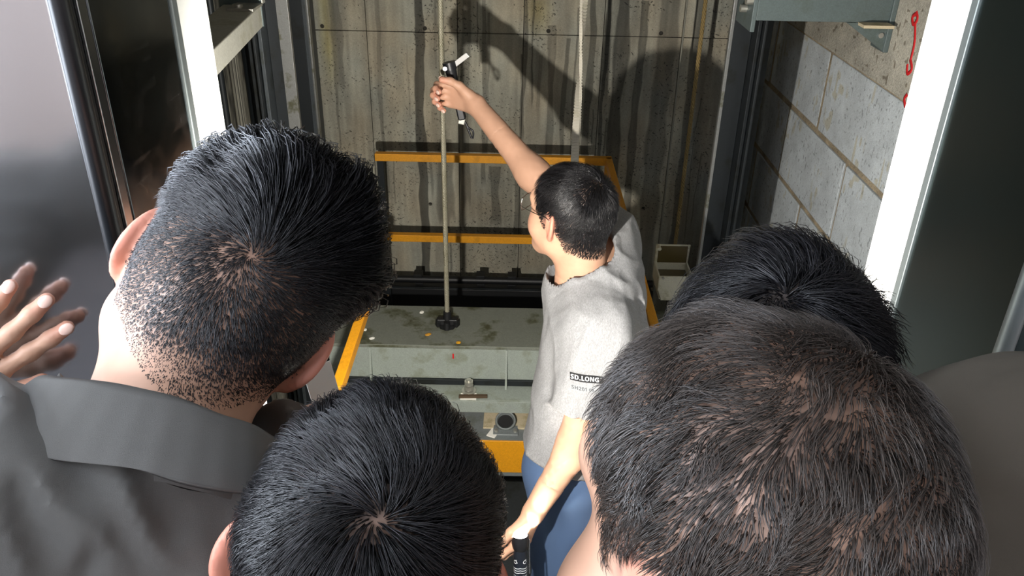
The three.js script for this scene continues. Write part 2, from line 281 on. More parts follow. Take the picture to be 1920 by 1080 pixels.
// ---------------------------------------------------------------- shaft equipment
function twistedRope(x, z, y0, y1, r, strands, pitch, mat, parent, sway = 0) {
  const list = [];
  for (let k = 0; k < strands; k++) {
    const pts = [], n = Math.ceil((y1 - y0) / pitch * 8);
    for (let i = 0; i <= n; i++) { const y = y0 + (y1 - y0) * i / n, a = 2 * Math.PI * ((y - y0) / pitch + k / strands); pts.push(V(x + Math.cos(a) * r * 0.52 + sway * Math.sin(y * 2), y, z + Math.sin(a) * r * 0.52)); }
    list.push(new THREE.TubeGeometry(new THREE.CatmullRomCurve3(pts), n, r * 0.5, 5));
  }
  return part('strands', list, mat, parent);
}
{ // hoist rope with its socket on the crosshead
  const t = thing('steel_wire_rope', 'grey steel wire rope hanging in the middle, ending at the black socket on the beam', 'rope', [-0.208, 0.45, -2.31]);
  twistedRope(0, 0, 0.02, 3.9, 0.0082, 6, 0.05, M.rope, t);
  const s = part('rope_socket', [cyl(V(0, 0.0, 0), V(0, 0.012, 0), 0.03, 0.03, 8), cyl(V(0, 0.0, 0), V(0, 0.055, 0), 0.016, 0.012), bx(-0.034, 0.034, 0.0, 0.03, -0.012, 0.012, 0.004), cyl(V(0, 0.002, 0.024), V(0, 0.028, 0.024), 0.011, 0.009)], M.black, t);
  for (const a of [-1, 1]) part('socket_wing', bar(V(0.018 * a, 0.012, 0.0), V(0.036 * a, 0.014, 0.008), 0.02, 0.022, V(0, 1, 0)), M.black, t);
}
{ // flat braided strap, twisted once
  const t = thing('braided_strap', 'pale braided strap hanging straight above the mechanic', 'strap', [0.198, 0, -2.6]);
  const y0 = -0.3, y1 = 3.9, n = 560, pos = [], idx = [], uv = [];
  for (let i = 0; i <= n; i++) {
    const y = y0 + (y1 - y0) * i / n, tw = (y - 1.25) * 4.4 + 1.57, w = 0.0125, rib = 0.0012 * Math.sin(y * 900);
    const c = Math.cos(tw), s = Math.sin(tw), th = 0.004 + rib;
    for (const [u, v] of [[-w, th], [w, th], [w, -th], [-w, -th]]) { pos.push(u * c - v * s, y, u * s + v * c); uv.push(u, y); }
  }
  for (let i = 0; i < n; i++) for (let k = 0; k < 4; k++) { const a = i * 4 + k, b = i * 4 + (k + 1) % 4, c = a + 4, d = b + 4; idx.push(a, c, b, b, c, d); }
  const g = new THREE.BufferGeometry(); g.setAttribute('position', new THREE.Float32BufferAttribute(pos, 3)); g.setAttribute('uv', new THREE.Float32BufferAttribute(uv, 2)); g.setIndex(idx); const h = g.toNonIndexed(); h.computeVertexNormals();
  part('webbing', h, M.strap, t);
  const bands = []; for (let y = y0; y < y1; y += 0.0095) { const tw = (y - 1.25) * 4.4 + 1.57; const b = new THREE.BoxGeometry(0.027, 0.0035, 0.0105); b.rotateZ(0.25); b.rotateY(-tw); b.translate(0, y, 0); bands.push(b); }
  const m = part('braid_ribs', bands, M.strap, t); m.userData.kind = 'stuff';
}
{ const t = thing('governor_rope', 'brown fibrous rope hanging by the right guide rail', 'rope', [0.672, -0.4, -3.1]); twistedRope(0, 0, -1.2, 4.3, 0.0085, 3, 0.04, M.ropeBrown, t); }
{ const t = thing('governor_rope', 'thin grey wire left of the brown rope', 'wire', [0.606, -0.4, -3.1]); twistedRope(0, 0, -1.2, 4.3, 0.0036, 3, 0.02, M.ropeThin, t); }

function guideRail(label, x, z, s) {   // s: +1 on the right, blade towards the car
  const t = thing('guide_rail', label, 'rail', [x, 0, z], 'car guide rails'), y0 = -2.2, y1 = 4.3;
  part('blade', bx(0, s * 0.062, y0, y1, -0.008, 0.008, 0.0015), M.railDark, t);
  part('running_face', bx(-s * 0.0012, s * (s > 0 ? 0.007 : 0.03), y0, y1, 0.008, 0.0092), M.railBright, t);
  part('nose', bx(-s * 0.002, 0, y0, y1, -0.008, 0.008, 0.0009), M.railBright, t);
  part('flange', bx(s * 0.062, s * 0.073, y0, y1, -0.065, 0.065, 0.002), s > 0 ? M.railDark : M.railSteel, t);
  part('angle_iron', bx(s * 0.074, s * 0.082, y0, y1, -0.05, 0.09, 0.002), M.railDark, t);
  part('angle_iron', bx(s * 0.074, s * 0.14, y0, y1, -0.058, -0.05, 0.002), M.railDark, t);
  for (const y of [0.0, 1.47, 2.9]) { // clips
    for (const dz of [-0.045, 0.045]) { const c = part('rail_clip', bx(s * 0.05, s * 0.063, y - 0.02, y + 0.02, dz - 0.014, dz + 0.014, 0.003), M.zinc, t); part('clip_bolt', hexbolt(V(s * 0.046, y, dz), V(1, 0, 0), 0.009, 0.01), M.zinc, c); }
  }
  return t;
}
guideRail('dark steel guide rail on the left of the shaft', -0.63, -2.35, -1);
guideRail('dark scuffed steel guide rail on the right of the shaft', 0.625, -2.5, 1);
{ // counterweight rails further back, seen as strips beside the wall
  const t = thing('cable_duct', 'tall grey steel duct beside the left guide rail', 'duct', [-0.79, 0, -3.05]);
  part('duct_body', bx(-0.06, 0.05, -2.2, 4.3, -0.06, 0.05, 0.004), M.railSteel, t); part('duct_lip', bx(0.05, 0.058, -2.2, 4.3, 0.03, 0.06, 0.002), M.railBright, t); part('duct_cover', bx(-0.05, 0.035, -2.2, 4.3, 0.05, 0.054, 0.001), M.railDark, t);
  const u = thing('cable_duct', 'tall dark steel duct behind the right guide rail', 'duct', [0.86, 0, -3.2]);
  part('duct_body', bx(-0.05, 0.07, -2.2, 4.3, -0.05, 0.05, 0.004), M.gasket, u); part('duct_lip', bx(-0.058, -0.05, -2.2, 4.3, 0.03, 0.06, 0.002), M.railDark, u);
}
{ // bracket of the right rail
  const t = thing('rail_bracket', 'grey steel bracket plate bolted to the block wall at top right', 'bracket', [0.63, 1.44, -2.27]);
  part('arm_plate', bx(0.0, 0.37, 0, 0.075, -0.004, 0.004, 0.0015), M.bracket, t);
  part('arm_flange', bx(0.0, 0.37, 0.071, 0.075, -0.07, 0.004, 0.001), M.bracket, t);
  part('end_plate', bx(-0.012, 0.0, -0.03, 0.12, -0.16, 0.006, 0.002), M.bracket, t);
  part('wall_plate', bx(0.35, 0.364, -0.075, 0.12, -0.08, 0.012, 0.002), M.bracket, t);
  const s = new THREE.Shape(); s.moveTo(0.24, 0); s.lineTo(0.355, 0); s.lineTo(0.355, -0.075); s.closePath(); const e = new THREE.ExtrudeGeometry(s, { depth: 0.006, bevelEnabled: false }); e.translate(0, 0, 0.002); part('gusset', uvm(e), M.bracket, t);
  part('packing_shim', bx(0.27, 0.35, -0.006, 0.002, 0.004, 0.05, 0.001), M.card, t);
  part('bolt', hexbolt(V(-0.02, 0.05, -0.01), V(1, 0, 0), 0.013, 0.02), M.zinc, t); part('bolt', hexbolt(V(-0.02, 0.02, -0.06), V(1, 0, 0), 0.011, 0.018), M.zinc, t); part('bolt', cyl(V(0.335, -0.03, 0.008), V(0.335, -0.03, 0.014), 0.007), M.chrome, t);
}
{ // bar from the landing wall to the left rail
  const t = thing('support_bar', 'pale steel bar running back along the left side behind the white jamb', 'bar', [-0.57, 1.445, -1.1]);
  const a = V(0.0, 0.025, -0.004), b = V(-0.082, 0.025, -0.93);
  part('hollow_section', bar(a, b, 0.088, 0.05, V(0, 1, 0), 0.003), M.bracketLight, t);
  part('end_plate', bx(-0.135, -0.035, 0.0, 0.07, -0.925, -0.933, 0.002), M.bracket, t);
  part('bolt', hexbolt(V(-0.07, 0.056, -0.86), V(0, 1, 0), 0.012, 0.014), M.zinc, t); part('washer', cyl(V(-0.07, 0.049, -0.86), V(-0.07, 0.052, -0.86), 0.019), M.zinc, t);
  part('clip_angle', bx(-0.09, -0.03, 0.05, 0.056, -0.92, -0.84, 0.001), M.zinc, t);
}
{ // oil pot
  const t = thing('oil_pot', 'small white plastic oil pot at the foot of the right guide rail', 'container', [0.548, 0.49, -2.5]);
  const s = new THREE.Shape(); s.moveTo(-0.042, 0); s.lineTo(0.05, 0); s.lineTo(0.056, 0.15); s.lineTo(-0.056, 0.15); s.lineTo(-0.056, 0.04); s.closePath();
  const wall = (z0, z1) => { const e = new THREE.ExtrudeGeometry(s, { depth: z1 - z0, bevelEnabled: true, bevelSize: 0.003, bevelThickness: 0.003, bevelSegments: 2 }); e.translate(0, 0, z0); return uvm(e); };
  part('pot_front', [(() => { const q = new THREE.Shape(); q.moveTo(-0.042, 0); q.lineTo(0.05, 0); q.lineTo(0.053, 0.085); q.lineTo(-0.056, 0.085); q.lineTo(-0.056, 0.04); q.closePath(); const e = new THREE.ExtrudeGeometry(q, { depth: 0.004, bevelEnabled: true, bevelSize: 0.003, bevelThickness: 0.002 }); e.translate(0, 0, 0.05); return uvm(e); })()], M.plastic, t);
  part('pot_back', wall(-0.06, -0.056), M.plastic, t);
  part('pot_side', bx(-0.06, -0.054, 0.03, 0.088, -0.056, 0.052, 0.002), M.plastic, t); part('pot_side', bx(0.05, 0.056, 0.0, 0.088, -0.056, 0.052, 0.002), M.plastic, t); part('pot_base', bx(-0.05, 0.052, 0, 0.006, -0.056, 0.052), M.plastic, t);
  part('oil_surface', bx(-0.054, 0.05, 0.05, 0.06, -0.055, 0.05), M.oil, t);
  part('felt_wiper', bx(-0.05, 0.05, 0.088, 0.15, -0.056, -0.05, 0.001), M.oil, t);
  part('rim_bolt', cyl(V(-0.05, 0.148, -0.058), V(-0.05, 0.148, -0.03), 0.006), M.plastic, t); part('rim_bolt', cyl(V(-0.045, 0.084, 0.052), V(-0.045, 0.084, 0.062), 0.004), M.zinc, t);
  part('mounting_bracket', [bx(0.05, 0.09, 0.04, 0.07, -0.02, -0.012), bx(-0.01, 0.02, -0.965 + 0.005, 0.0, -0.012, 0.004)], M.railDark, t);
}
// ---------------------------------------------------------------- the car roof
{ const t = thing('lift_car_roof', 'dark grey steel roof of the lift car under the mechanic', 'car roof', [0, FLOORY, -2.2]);
  part('roof_plate', bx(-0.66, 0.66, -0.05, 0, 0.95, -1.0, 0.004), M.darkFloor, t);
  part('car_body', bx(-0.64, 0.64, -1.7, -0.05, 0.93, -0.98), M.darkFloor, t);
  for (const z of [0.7, 0.25, -0.45, -0.8]) part('roof_rib', bx(-0.6, 0.6, 0, 0.025, z - 0.02, z + 0.02, 0.003), M.darkFloor, t); }
{ const t = thing('crosshead_beam', 'grey steel crosshead beam with the rope socket on its dirty top', 'beam', [0, 0, -2.31]);
  const f = 0.12, b = -0.128;
  part('top_plate', bx(-0.575, 0.575, 0.438, 0.45, f, b, 0.002), M.greyPlate, t);
  part('web', bx(-0.575, 0.575, 0.305, 0.438, f - 0.004, f - 0.012, 0.001), M.greyPaint, t);
  part('web', bx(-0.575, 0.575, 0.305, 0.438, b + 0.004, b + 0.012, 0.001), M.greyPaint, t);
  part('lower_flange', bx(-0.575, 0.575, 0.293, 0.305, f + 0.085, b, 0.002), M.greyPaint, t);
  part('flange_lip', bx(-0.575, 0.575, 0.262, 0.305, f + 0.085, f + 0.091, 0.001), M.greyPaint, t);
  for (const x of [-0.44, -0.01, 0.42]) { const s = new THREE.Shape(); s.moveTo(0, 0.305); s.lineTo(0.03, 0.305); s.lineTo(0.003, 0.436); s.lineTo(0, 0.436); s.closePath(); const e = new THREE.ExtrudeGeometry(s, { depth: 0.006, bevelEnabled: false }); e.rotateY(-Math.PI / 2); e.translate(x, 0, f - 0.004); part('stiffener', uvm(e), M.greyPaint, t); }
  part('seam_strip', bx(-0.575, 0.575, 0.305, 0.325, f - 0.004, f + 0.006, 0.001), M.railDark, t);
  const bo = part('anchor_bolt', [cyl(V(-0.13, 0.3, f + 0.04), V(-0.13, 0.352, f + 0.04), 0.008), hexbolt(V(-0.13, 0.322, f + 0.04), V(0, 1, 0), 0.016, 0.014), hexbolt(V(-0.13, 0.34, f + 0.04), V(0, 1, 0), 0.015, 0.012)], M.zinc, t);
  part('washer', cyl(V(-0.13, 0.305, f + 0.04), V(-0.13, 0.311, f + 0.04), 0.023), M.zinc, bo);
  part('paint_mark', bx(-0.184, -0.179, 0.4, 0.418, f - 0.004, f - 0.003), M.red, t);
  part('tape_patch', bx(-0.155, -0.105, 0.305, 0.3062, f + 0.05, f + 0.085), M.paper, t);
  // lower sheave box
  const bz = 0.208;
  part('lower_box', bx(-0.57, 0.57, 0.0, 0.15, bz, 0.02, 0.004), M.greyBox, t);
  part('yellow_plate', bx(-0.16, 0.17, 0.022, 0.152, bz, bz + 0.006, 0.002), M.yellow, t);
  const cup = part('round_socket', (() => { const pts = [[0.0, 0.006], [0.024, 0.006], [0.026, 0.03], [0.031, 0.034], [0.034, 0.03], [0.034, 0.0]].map(([r, y]) => new THREE.Vector2(r, y)); const g = new THREE.LatheGeometry(pts, 32); g.rotateX(0.5); g.translate(-0.012, 0.152, 0.125); return g; })(), M.greyBox, t);
  part('socket_rubber', (() => { const g = new THREE.CylinderGeometry(0.0258, 0.0258, 0.012, 28); g.translate(0, 0.012, 0); g.rotateX(0.5); g.translate(-0.012, 0.152, 0.125); return g; })(), M.rubber, cup);
  const bp = part('socket_base', bx(-0.052, 0.03, 0.15, 0.156, 0.135, 0.185, 0.002), M.greyBox, t);
  for (const x of [-0.042, 0.02]) part('socket_bolt', hexbolt(V(x, 0.159, 0.168), V(0, 1, 0), 0.007, 0.008), M.zinc, bp);
  for (const x of [-0.55, 0.55]) { part('upright', bx(x - 0.025, x + 0.025, FLOORY, 0.293, 0.02, -0.1, 0.003), M.greyBox, t); }
}
tag(part('wooden_wedge', bar(V(-0.16, 0.309, -2.118), V(-0.07, 0.309, -2.122), 0.014, 0.008), M.wood, scene), 'dark wooden strip lying on the lower flange of the crosshead beam', 'wood strip');
tag(part('cardboard_sheet', bx(-0.085, 0.075, 0.15, 0.156, -2.16, -2.28, 0.001), M.card, scene), 'beige cardboard sheet under the crosshead beam behind the round socket', 'cardboard');
tag(part('paper_scrap', bar(V(-0.06, 0.153, -2.115), V(-0.035, 0.153, -2.17), 0.03, 0.004), M.paper, scene), 'torn white paper scrap left of the round socket', 'paper');
{ const bits = [[-0.47, -2.27, 0xe8e6dc, 'white chip farthest left on the dirty beam top'], [-0.44, -2.22, 0xe8e6dc, 'white chip near the front edge at the left of the beam top'], [-0.3, -2.39, 0xe8e6dc, 'white chip near the rear edge of the beam top'], [-0.265, -2.25, 0xc08a28, 'ochre chip left of the rope socket on the beam top'], [-0.165, -2.205, 0xd0981c, 'yellow chip at the front edge right of the rope socket']];
  for (const [x, z, c, l] of bits) { const pts = new THREE.DodecahedronGeometry(0.008, 0); pts.scale(1.2 * rr(0.7, 1.2), 0.45, rr(0.6, 1.1)); pts.rotateY(rr(0, 3)); pts.translate(x, 0.4532, z); tag(part('debris_chip', pts, std({ color: c, roughness: 0.9 }), scene), l, 'debris', 'chips on the beam top'); } }
{ const t = thing('guard_rail', 'yellow steel guard rail around the roof of the lift car', 'railing', [0, FLOORY, -2.45]);
  const yT = 0.762 - FLOORY, yM = 0.42 - FLOORY, zb = -0.6, zf = 0.95;
  for (const y of [yT, yM]) { part('rear_rail', bar(V(-0.54, y, zb), V(0.375, y, zb), 0.03, 0.03), M.yellow, t); if (y === yT) part('side_rail', bar(V(-0.385, y, 0.25), V(-0.385, y, zf), 0.024, 0.03), M.yellow, t); if (y === yT) part('side_rail', bar(V(0.363, y, zb), V(0.363, y, zf), 0.024, 0.03), M.yellow, t); }
  for (const [x, z] of [[-0.52, zb + 0.0], [0.363, zb], [-0.385, zf], [0.363, zf]]) { part('post', bar(V(x, 0, z), V(x, yT, z), 0.026, 0.026, V(0, 0, 1)), x < 0 && z < 0 ? M.railDark : M.yellow, t); part('post_foot', bx(x - 0.035, x + 0.035, 0, 0.006, z - 0.035, z + 0.035), M.railDark, t); }
}
{ const t = thing('door_operator_bar', 'black pipe with upright brackets at the rear of the car roof', 'pipe', [0, FLOORY, -3.12]);
  const y = 0.66; part('pipe', cyl(V(-0.6, y, 0), V(0.6, y, 0), 0.016), M.black, t); part('trough', bx(-0.6, 0.6, y - 0.16, y - 0.03, 0.03, -0.05, 0.004), M.black, t); part('edge_strip', bx(-0.6, 0.6, y - 0.03, y - 0.022, 0.024, 0.034, 0.001), M.railDark, t);
  for (const x of [-0.4, -0.135, -0.002, 0.33]) part('bracket', [bx(x - 0.018, x + 0.018, 0, y + 0.035, -0.01, -0.02, 0.001), bx(x - 0.018, x + 0.018, y + 0.02, y + 0.035, -0.01, 0.03, 0.001)], M.black, t);
}

// ---------------------------------------------------------------- people: distance fields and meshes
function capd(a, b, ra, rb = ra) {
  const dx = b.x - a.x, dy = b.y - a.y, dz = b.z - a.z, q = 1 / Math.max(1e-9, dx * dx + dy * dy + dz * dz), ax = a.x, ay = a.y, az = a.z;
  const f = (x, y, z) => { const px = x - ax, py = y - ay, pz = z - az; let h = (px * dx + py * dy + pz * dz) * q; h = h < 0 ? 0 : h > 1 ? 1 : h; const ex = px - dx * h, ey = py - dy * h, ez = pz - dz * h; return Math.sqrt(ex * ex + ey * ey + ez * ez) - (ra + (rb - ra) * h); };
  const R = Math.max(ra, rb); f.lo = V(Math.min(a.x, b.x) - R, Math.min(a.y, b.y) - R, Math.min(a.z, b.z) - R); f.hi = V(Math.max(a.x, b.x) + R, Math.max(a.y, b.y) + R, Math.max(a.z, b.z) + R); return f;
}
function elld(c, r, m) {   // m: optional 3x3 rows (local axes) as three vectors
  const f = (x, y, z) => {
    let px = x - c[0], py = y - c[1], pz = z - c[2];
    if (m) { const u = px * m[0].x + py * m[0].y + pz * m[0].z, v = px * m[1].x + py * m[1].y + pz * m[1].z, w = px * m[2].x + py * m[2].y + pz * m[2].z; px = u; py = v; pz = w; }
    const a = px / r[0], b = py / r[1], d = pz / r[2], k0 = Math.sqrt(a * a + b * b + d * d), e = a / r[0], g = b / r[1], h = d / r[2], k1 = Math.sqrt(e * e + g * g + h * h);
    return k1 < 1e-9 ? -Math.min(...r) : k0 * (k0 - 1) / k1;
  };
  const R = Math.max(...r); f.lo = V(c[0] - R, c[1] - R, c[2] - R); f.hi = V(c[0] + R, c[1] + R, c[2] + R); return f;
}
const smin = (a, b, k) => { const h = Math.max(k - Math.abs(a - b), 0) / k; return Math.min(a, b) - h * h * k * 0.25; };
const smax = (a, b, k) => -smin(-a, -b, k);
function uni(list, k) {
  const f = (x, y, z) => { let d = 1e3; for (let i = 0; i < list.length; i++) d = smin(d, list[i](x, y, z), k); return d; };
  f.lo = V(1e3, 1e3, 1e3); f.hi = V(-1e3, -1e3, -1e3); for (const g of list) { f.lo.min(g.lo); f.hi.max(g.hi); } return f;
}
function surfaceNets(f, lo, hi, h) {
  const nx = Math.ceil((hi.x - lo.x) / h) + 1, ny = Math.ceil((hi.y - lo.y) / h) + 1, nz = Math.ceil((hi.z - lo.z) / h) + 1, S = new Float32Array(nx * ny * nz);
  for (let k = 0, o = 0; k < nz; k++) for (let j = 0; j < ny; j++) for (let i = 0; i < nx; i++, o++) {
    S[o] = f(lo.x + i * h, lo.y + j * h, lo.z + k * h);
    if (S[o] > 5 * h) { const skip = Math.min(nx - 1 - i, Math.floor(S[o] / h / 2.2) - 1); const v = S[o]; for (let q = 0; q < skip; q++) { i++; o++; S[o] = v; } }   // far outside: step over
  }
  const id = new Int32Array(nx * ny * nz).fill(-1), pos = [], idx = [], at = (i, j, k) => (k * ny + j) * nx + i;
  for (let k = 0; k < nz - 1; k++) for (let j = 0; j < ny - 1; j++) for (let i = 0; i < nx - 1; i++) {
    const o = at(i, j, k); let m = 0; const c = [S[o], S[o + 1], S[o + nx], S[o + nx + 1], S[o + nx * ny], S[o + nx * ny + 1], S[o + nx * ny + nx], S[o + nx * ny + nx + 1]];
    for (let q = 0; q < 8; q++) if (c[q] < 0) m++;
    if (m === 0 || m === 8) continue;
    let sx = 0, sy = 0, sz = 0, n = 0;
    for (let q = 0; q < 8; q++) for (const b of [1, 2, 4]) { if (q & b) continue; const p = q | b; if ((c[q] < 0) === (c[p] < 0)) continue; const t = c[q] / (c[q] - c[p]); sx += (q & 1) + (b === 1 ? t : 0); sy += ((q >> 1) & 1) + (b === 2 ? t : 0); sz += ((q >> 2) & 1) + (b === 4 ? t : 0); n++; }
    id[o] = pos.length / 3; pos.push(lo.x + (i + sx / n) * h, lo.y + (j + sy / n) * h, lo.z + (k + sz / n) * h);
  }
  const quad = (a, b, c, d, flip) => { if (a < 0 || b < 0 || c < 0 || d < 0) return; if (flip) idx.push(a, c, b, a, d, c); else idx.push(a, b, c, a, c, d); };
  for (let k = 1; k < nz - 1; k++) for (let j = 1; j < ny - 1; j++) for (let i = 1; i < nx - 1; i++) {
    const o = at(i, j, k), s = S[o] < 0;
    if (s !== (S[o + 1] < 0)) quad(id[at(i, j - 1, k - 1)], id[at(i, j, k - 1)], id[at(i, j, k)], id[at(i, j - 1, k)], !s);
    if (s !== (S[o + nx] < 0)) quad(id[at(i - 1, j, k - 1)], id[at(i - 1, j, k)], id[at(i, j, k)], id[at(i, j, k - 1)], !s);
    if (s !== (S[o + nx * ny] < 0)) quad(id[at(i - 1, j - 1, k)], id[at(i, j - 1, k)], id[at(i, j, k)], id[at(i - 1, j, k)], !s);
  }
  const g = new THREE.BufferGeometry(); g.setAttribute('position', new THREE.Float32BufferAttribute(pos, 3)); g.setIndex(idx); g.computeVertexNormals(); return g;
}
function meshField(f, h, pad = 0.03) { return surfaceNets(f, f.lo.clone().addScalar(-pad), f.hi.clone().addScalar(pad), h); }
function paint(g, fn) { const p = g.attributes.position, n = g.attributes.normal, c = new Float32Array(p.count * 3), col = new THREE.Color(); for (let i = 0; i < p.count; i++) { fn(col, p.getX(i), p.getY(i), p.getZ(i), n.getX(i), n.getY(i), n.getZ(i)); c[3 * i] = col.r; c[3 * i + 1] = col.g; c[3 * i + 2] = col.b; } g.setAttribute('color', new THREE.BufferAttribute(c, 3)); return g; }
function faceUv(g) {   // uv in metres by the way each triangle faces
  const h = g.toNonIndexed(), p = h.attributes.position, uv = new Float32Array(p.count * 2), a = V(), b = V(), c = V();
  for (let i = 0; i < p.count; i += 3) { a.fromBufferAttribute(p, i); b.fromBufferAttribute(p, i + 1).sub(a); c.fromBufferAttribute(p, i + 2).sub(a); b.cross(c); const ax = Math.abs(b.x), ay = Math.abs(b.y), az = Math.abs(b.z); for (let k = 0; k < 3; k++) { const x = p.getX(i + k), y = p.getY(i + k), z = p.getZ(i + k); const q = ax >= ay && ax >= az ? [z, y] : ay >= az ? [x, z] : [x, y]; uv[2 * (i + k)] = q[0]; uv[2 * (i + k) + 1] = q[1]; } }
  h.setAttribute('uv', new THREE.BufferAttribute(uv, 2)); return h;
}
const SKIN = new THREE.Color().setRGB(0.54, 0.31, 0.205), PINK = new THREE.Color().setRGB(0.62, 0.22, 0.155), LIP = new THREE.Color().setRGB(0.42, 0.16, 0.12), ROOT = new THREE.Color().setRGB(0.045, 0.035, 0.03);
const skinMat = new THREE.MeshPhysicalMaterial({ vertexColors: true, roughness: 0.55, sheen: 0.2, sheenRoughness: 0.6, sheenColor: new THREE.Color(0.5, 0.25, 0.2) });
const lerp3 = (a, b, t) => a.clone().lerp(b, t);
function hairLine(x, y, z, nape = 0) {   // height above the hair line at this point of the head, in metres
  const az = Math.atan2(Math.abs(x), z) / Math.PI;
  const key = [[0, 0.082], [0.18, 0.078], [0.3, 0.055], [0.36, 0.012], [0.47, -0.012], [0.5, 0.034], [0.56, 0.042], [0.61, -0.02], [0.72, -0.055], [1, -0.07]];
  let l = key[key.length - 1][1]; for (let i = 0; i < key.length - 1; i++) if (az <= key[i + 1][0]) { const t = (az - key[i][0]) / (key[i + 1][0] - key[i][0]); l = mixv(key[i][1], key[i + 1][1], t * t * (3 - 2 * t)); break; }
  return y - l - nape * smooth(0.58, 0.8, az);
}
function headField(o = {}) {
  const fat = o.fat || 0, L = [
    elld([0, 0.03, -0.014], [0.076, 0.09, 0.098]), elld([0, 0.0, 0.0], [0.07, 0.08, 0.08]),
    elld([0, -0.036, 0.028], [0.058 + fat * 0.6, 0.076, 0.062]), capd(V(-0.012, -0.098, 0.066), V(0.012, -0.098, 0.066), 0.02),
    elld([0.036 + fat, -0.036, 0.046], [0.034, 0.036, 0.034]), elld([-0.036 - fat, -0.036, 0.046], [0.034, 0.036, 0.034]),
    capd(V(0.05 + fat * 0.5, -0.06, 0.0), V(0.016, -0.1, 0.06), 0.02, 0.018), capd(V(-0.05 - fat * 0.5, -0.06, 0.0), V(-0.016, -0.1, 0.06), 0.02, 0.018),
    capd(V(-0.036, 0.032, 0.074), V(0.036, 0.032, 0.074), 0.013),
  ];
  const base = uni(L, 0.03);
  const nose = uni([capd(V(0, 0.016, 0.086), V(0, -0.02, 0.108), 0.006, 0.0115), capd(V(0, -0.024, 0.1), V(0.011, -0.027, 0.094), 0.008), capd(V(0, -0.024, 0.1), V(-0.011, -0.027, 0.094), 0.008)], 0.008);
  const lips = uni([capd(V(-0.02, -0.061, 0.08), V(0, -0.058, 0.089), 0.004, 0.0055), capd(V(0.02, -0.061, 0.08), V(0, -0.058, 0.089), 0.004, 0.0055), capd(V(-0.016, -0.068, 0.081), V(0.016, -0.068, 0.081), 0.0062)], 0.004);
  const neck = o.neck ? uni([capd(V(0, -0.055, -0.02), o.neck, 0.056, 0.058), capd(V(0, -0.03, -0.045), o.neck.clone().add(V(0, 0, -0.01)), 0.046, 0.05)], 0.03) : null;
  const ears = [], conch = [];
  for (const s of [1, -1]) {
    const w = V(s * (o.earOut || 0.72), 0, -0.72).normalize(), u = V(s * 0.12, 0.97, -0.2).normalize(); const n = new THREE.Vector3().crossVectors(u, w).multiplyScalar(s).normalize().negate(); u.crossVectors(w, n).normalize(); if (u.y < 0) u.negate();
    const c = V(s * 0.072, 0.0, -0.004).addScaledVector(w, 0.013), out = n.x * s > 0 ? n : n.clone().negate(), A = [u, w, out];
    const cc = [c.x, c.y, c.z];
    ears.push(elld([c.x, c.y + 0.004, c.z], [0.033, 0.02, 0.0075], A), elld([c.x + w.x * -0.004, c.y - 0.024, c.z + w.z * -0.004], [0.011, 0.01, 0.006], A));
    conch.push(elld([c.x + out.x * 0.007 - w.x * 0.002, c.y + 0.004, c.z + out.z * 0.007 - w.z * 0.002], [0.024, 0.0125, 0.006], A));
  }
  const sock = [elld([0.032, 0.008, 0.096], [0.018, 0.0125, 0.017]), elld([-0.032, 0.008, 0.096], [0.018, 0.0125, 0.017])];
  const balls = [elld([0.032, 0.007, 0.0685], [0.0125, 0.0125, 0.0125]), elld([-0.032, 0.007, 0.0685], [0.0125, 0.0125, 0.0125])];
  const f = (x, y, z) => {
    let d = base(x, y, z);
    if (d < 0.06) {
      d = smin(d, nose(x, y, z), 0.012); for (const s of sock) d = smax(d, -s(x, y, z), 0.012);
      for (const b of balls) d = smin(d, b(x, y, z), 0.003);
      d = smin(d, lips(x, y, z), 0.006);
      if (Math.abs(x) > 0.05) { let e = 1; for (const q of ears) e = smin(e, q(x, y, z), 0.008); for (const q of conch) e = smax(e, -q(x, y, z), 0.004); d = smin(d, e, 0.006); }
    }
    if (neck) d = smin(d, neck(x, y, z), 0.03);
    return d;
  };
  f.lo = V(-0.115, -0.135, -0.125); f.hi = V(0.115, 0.13, 0.135); if (o.neck) { f.lo.min(o.neck.clone().subScalar(0.0)); f.hi.max(o.neck); }
  return f;
}
function headColour(o) {
  return (c, x, y, z) => {
    c.copy(SKIN); const t = fbm(x * 60, y * 60, z * 60, 3);
    const ear = smooth(0.066, 0.086, Math.abs(x)) * smooth(0.05, 0.03, Math.abs(y)) * smooth(0.03, 0.01, z); c.lerp(PINK, 0.75 * ear);
    c.lerp(PINK, 0.25 * smooth(0.05, 0.02, Math.hypot(Math.abs(x) - 0.04, y + 0.03, z - 0.075)));
    if (z > 0.07 && Math.abs(x) < 0.025 && y < -0.054 && y > -0.076) c.lerp(LIP, 0.8);
    const ey = Math.hypot(Math.abs(x) - 0.032, y - 0.007); if (z > 0.076 && ey < 0.0095 && Math.abs(y - 0.0065) < 0.0045) { c.setRGB(0.7, 0.68, 0.64); if (ey < 0.005) c.setRGB(0.02, 0.014, 0.01); }
    if (z > 0.055 && Math.abs(y - 0.034) < 0.006 && Math.abs(x) > 0.014 && Math.abs(x) < 0.05) c.lerp(ROOT, 0.75);
    const hl = hairLine(x, y, z, o.nape) + 0.006 * fbm(x * 120, y * 120, z * 120, 2), isEar = Math.abs(x) > 0.079 && Math.abs(y) < 0.045 && z < 0.02;
    if (!isEar) c.lerp(ROOT, (o.rootMap ? o.rootMap(x, y, z) : o.roots ?? 0.75) * smooth(-0.004, 0.03, hl) * clamp(1 + (o.patchy || 0) * t * 3));
    c.multiplyScalar(1 + 0.12 * t);
  };
}
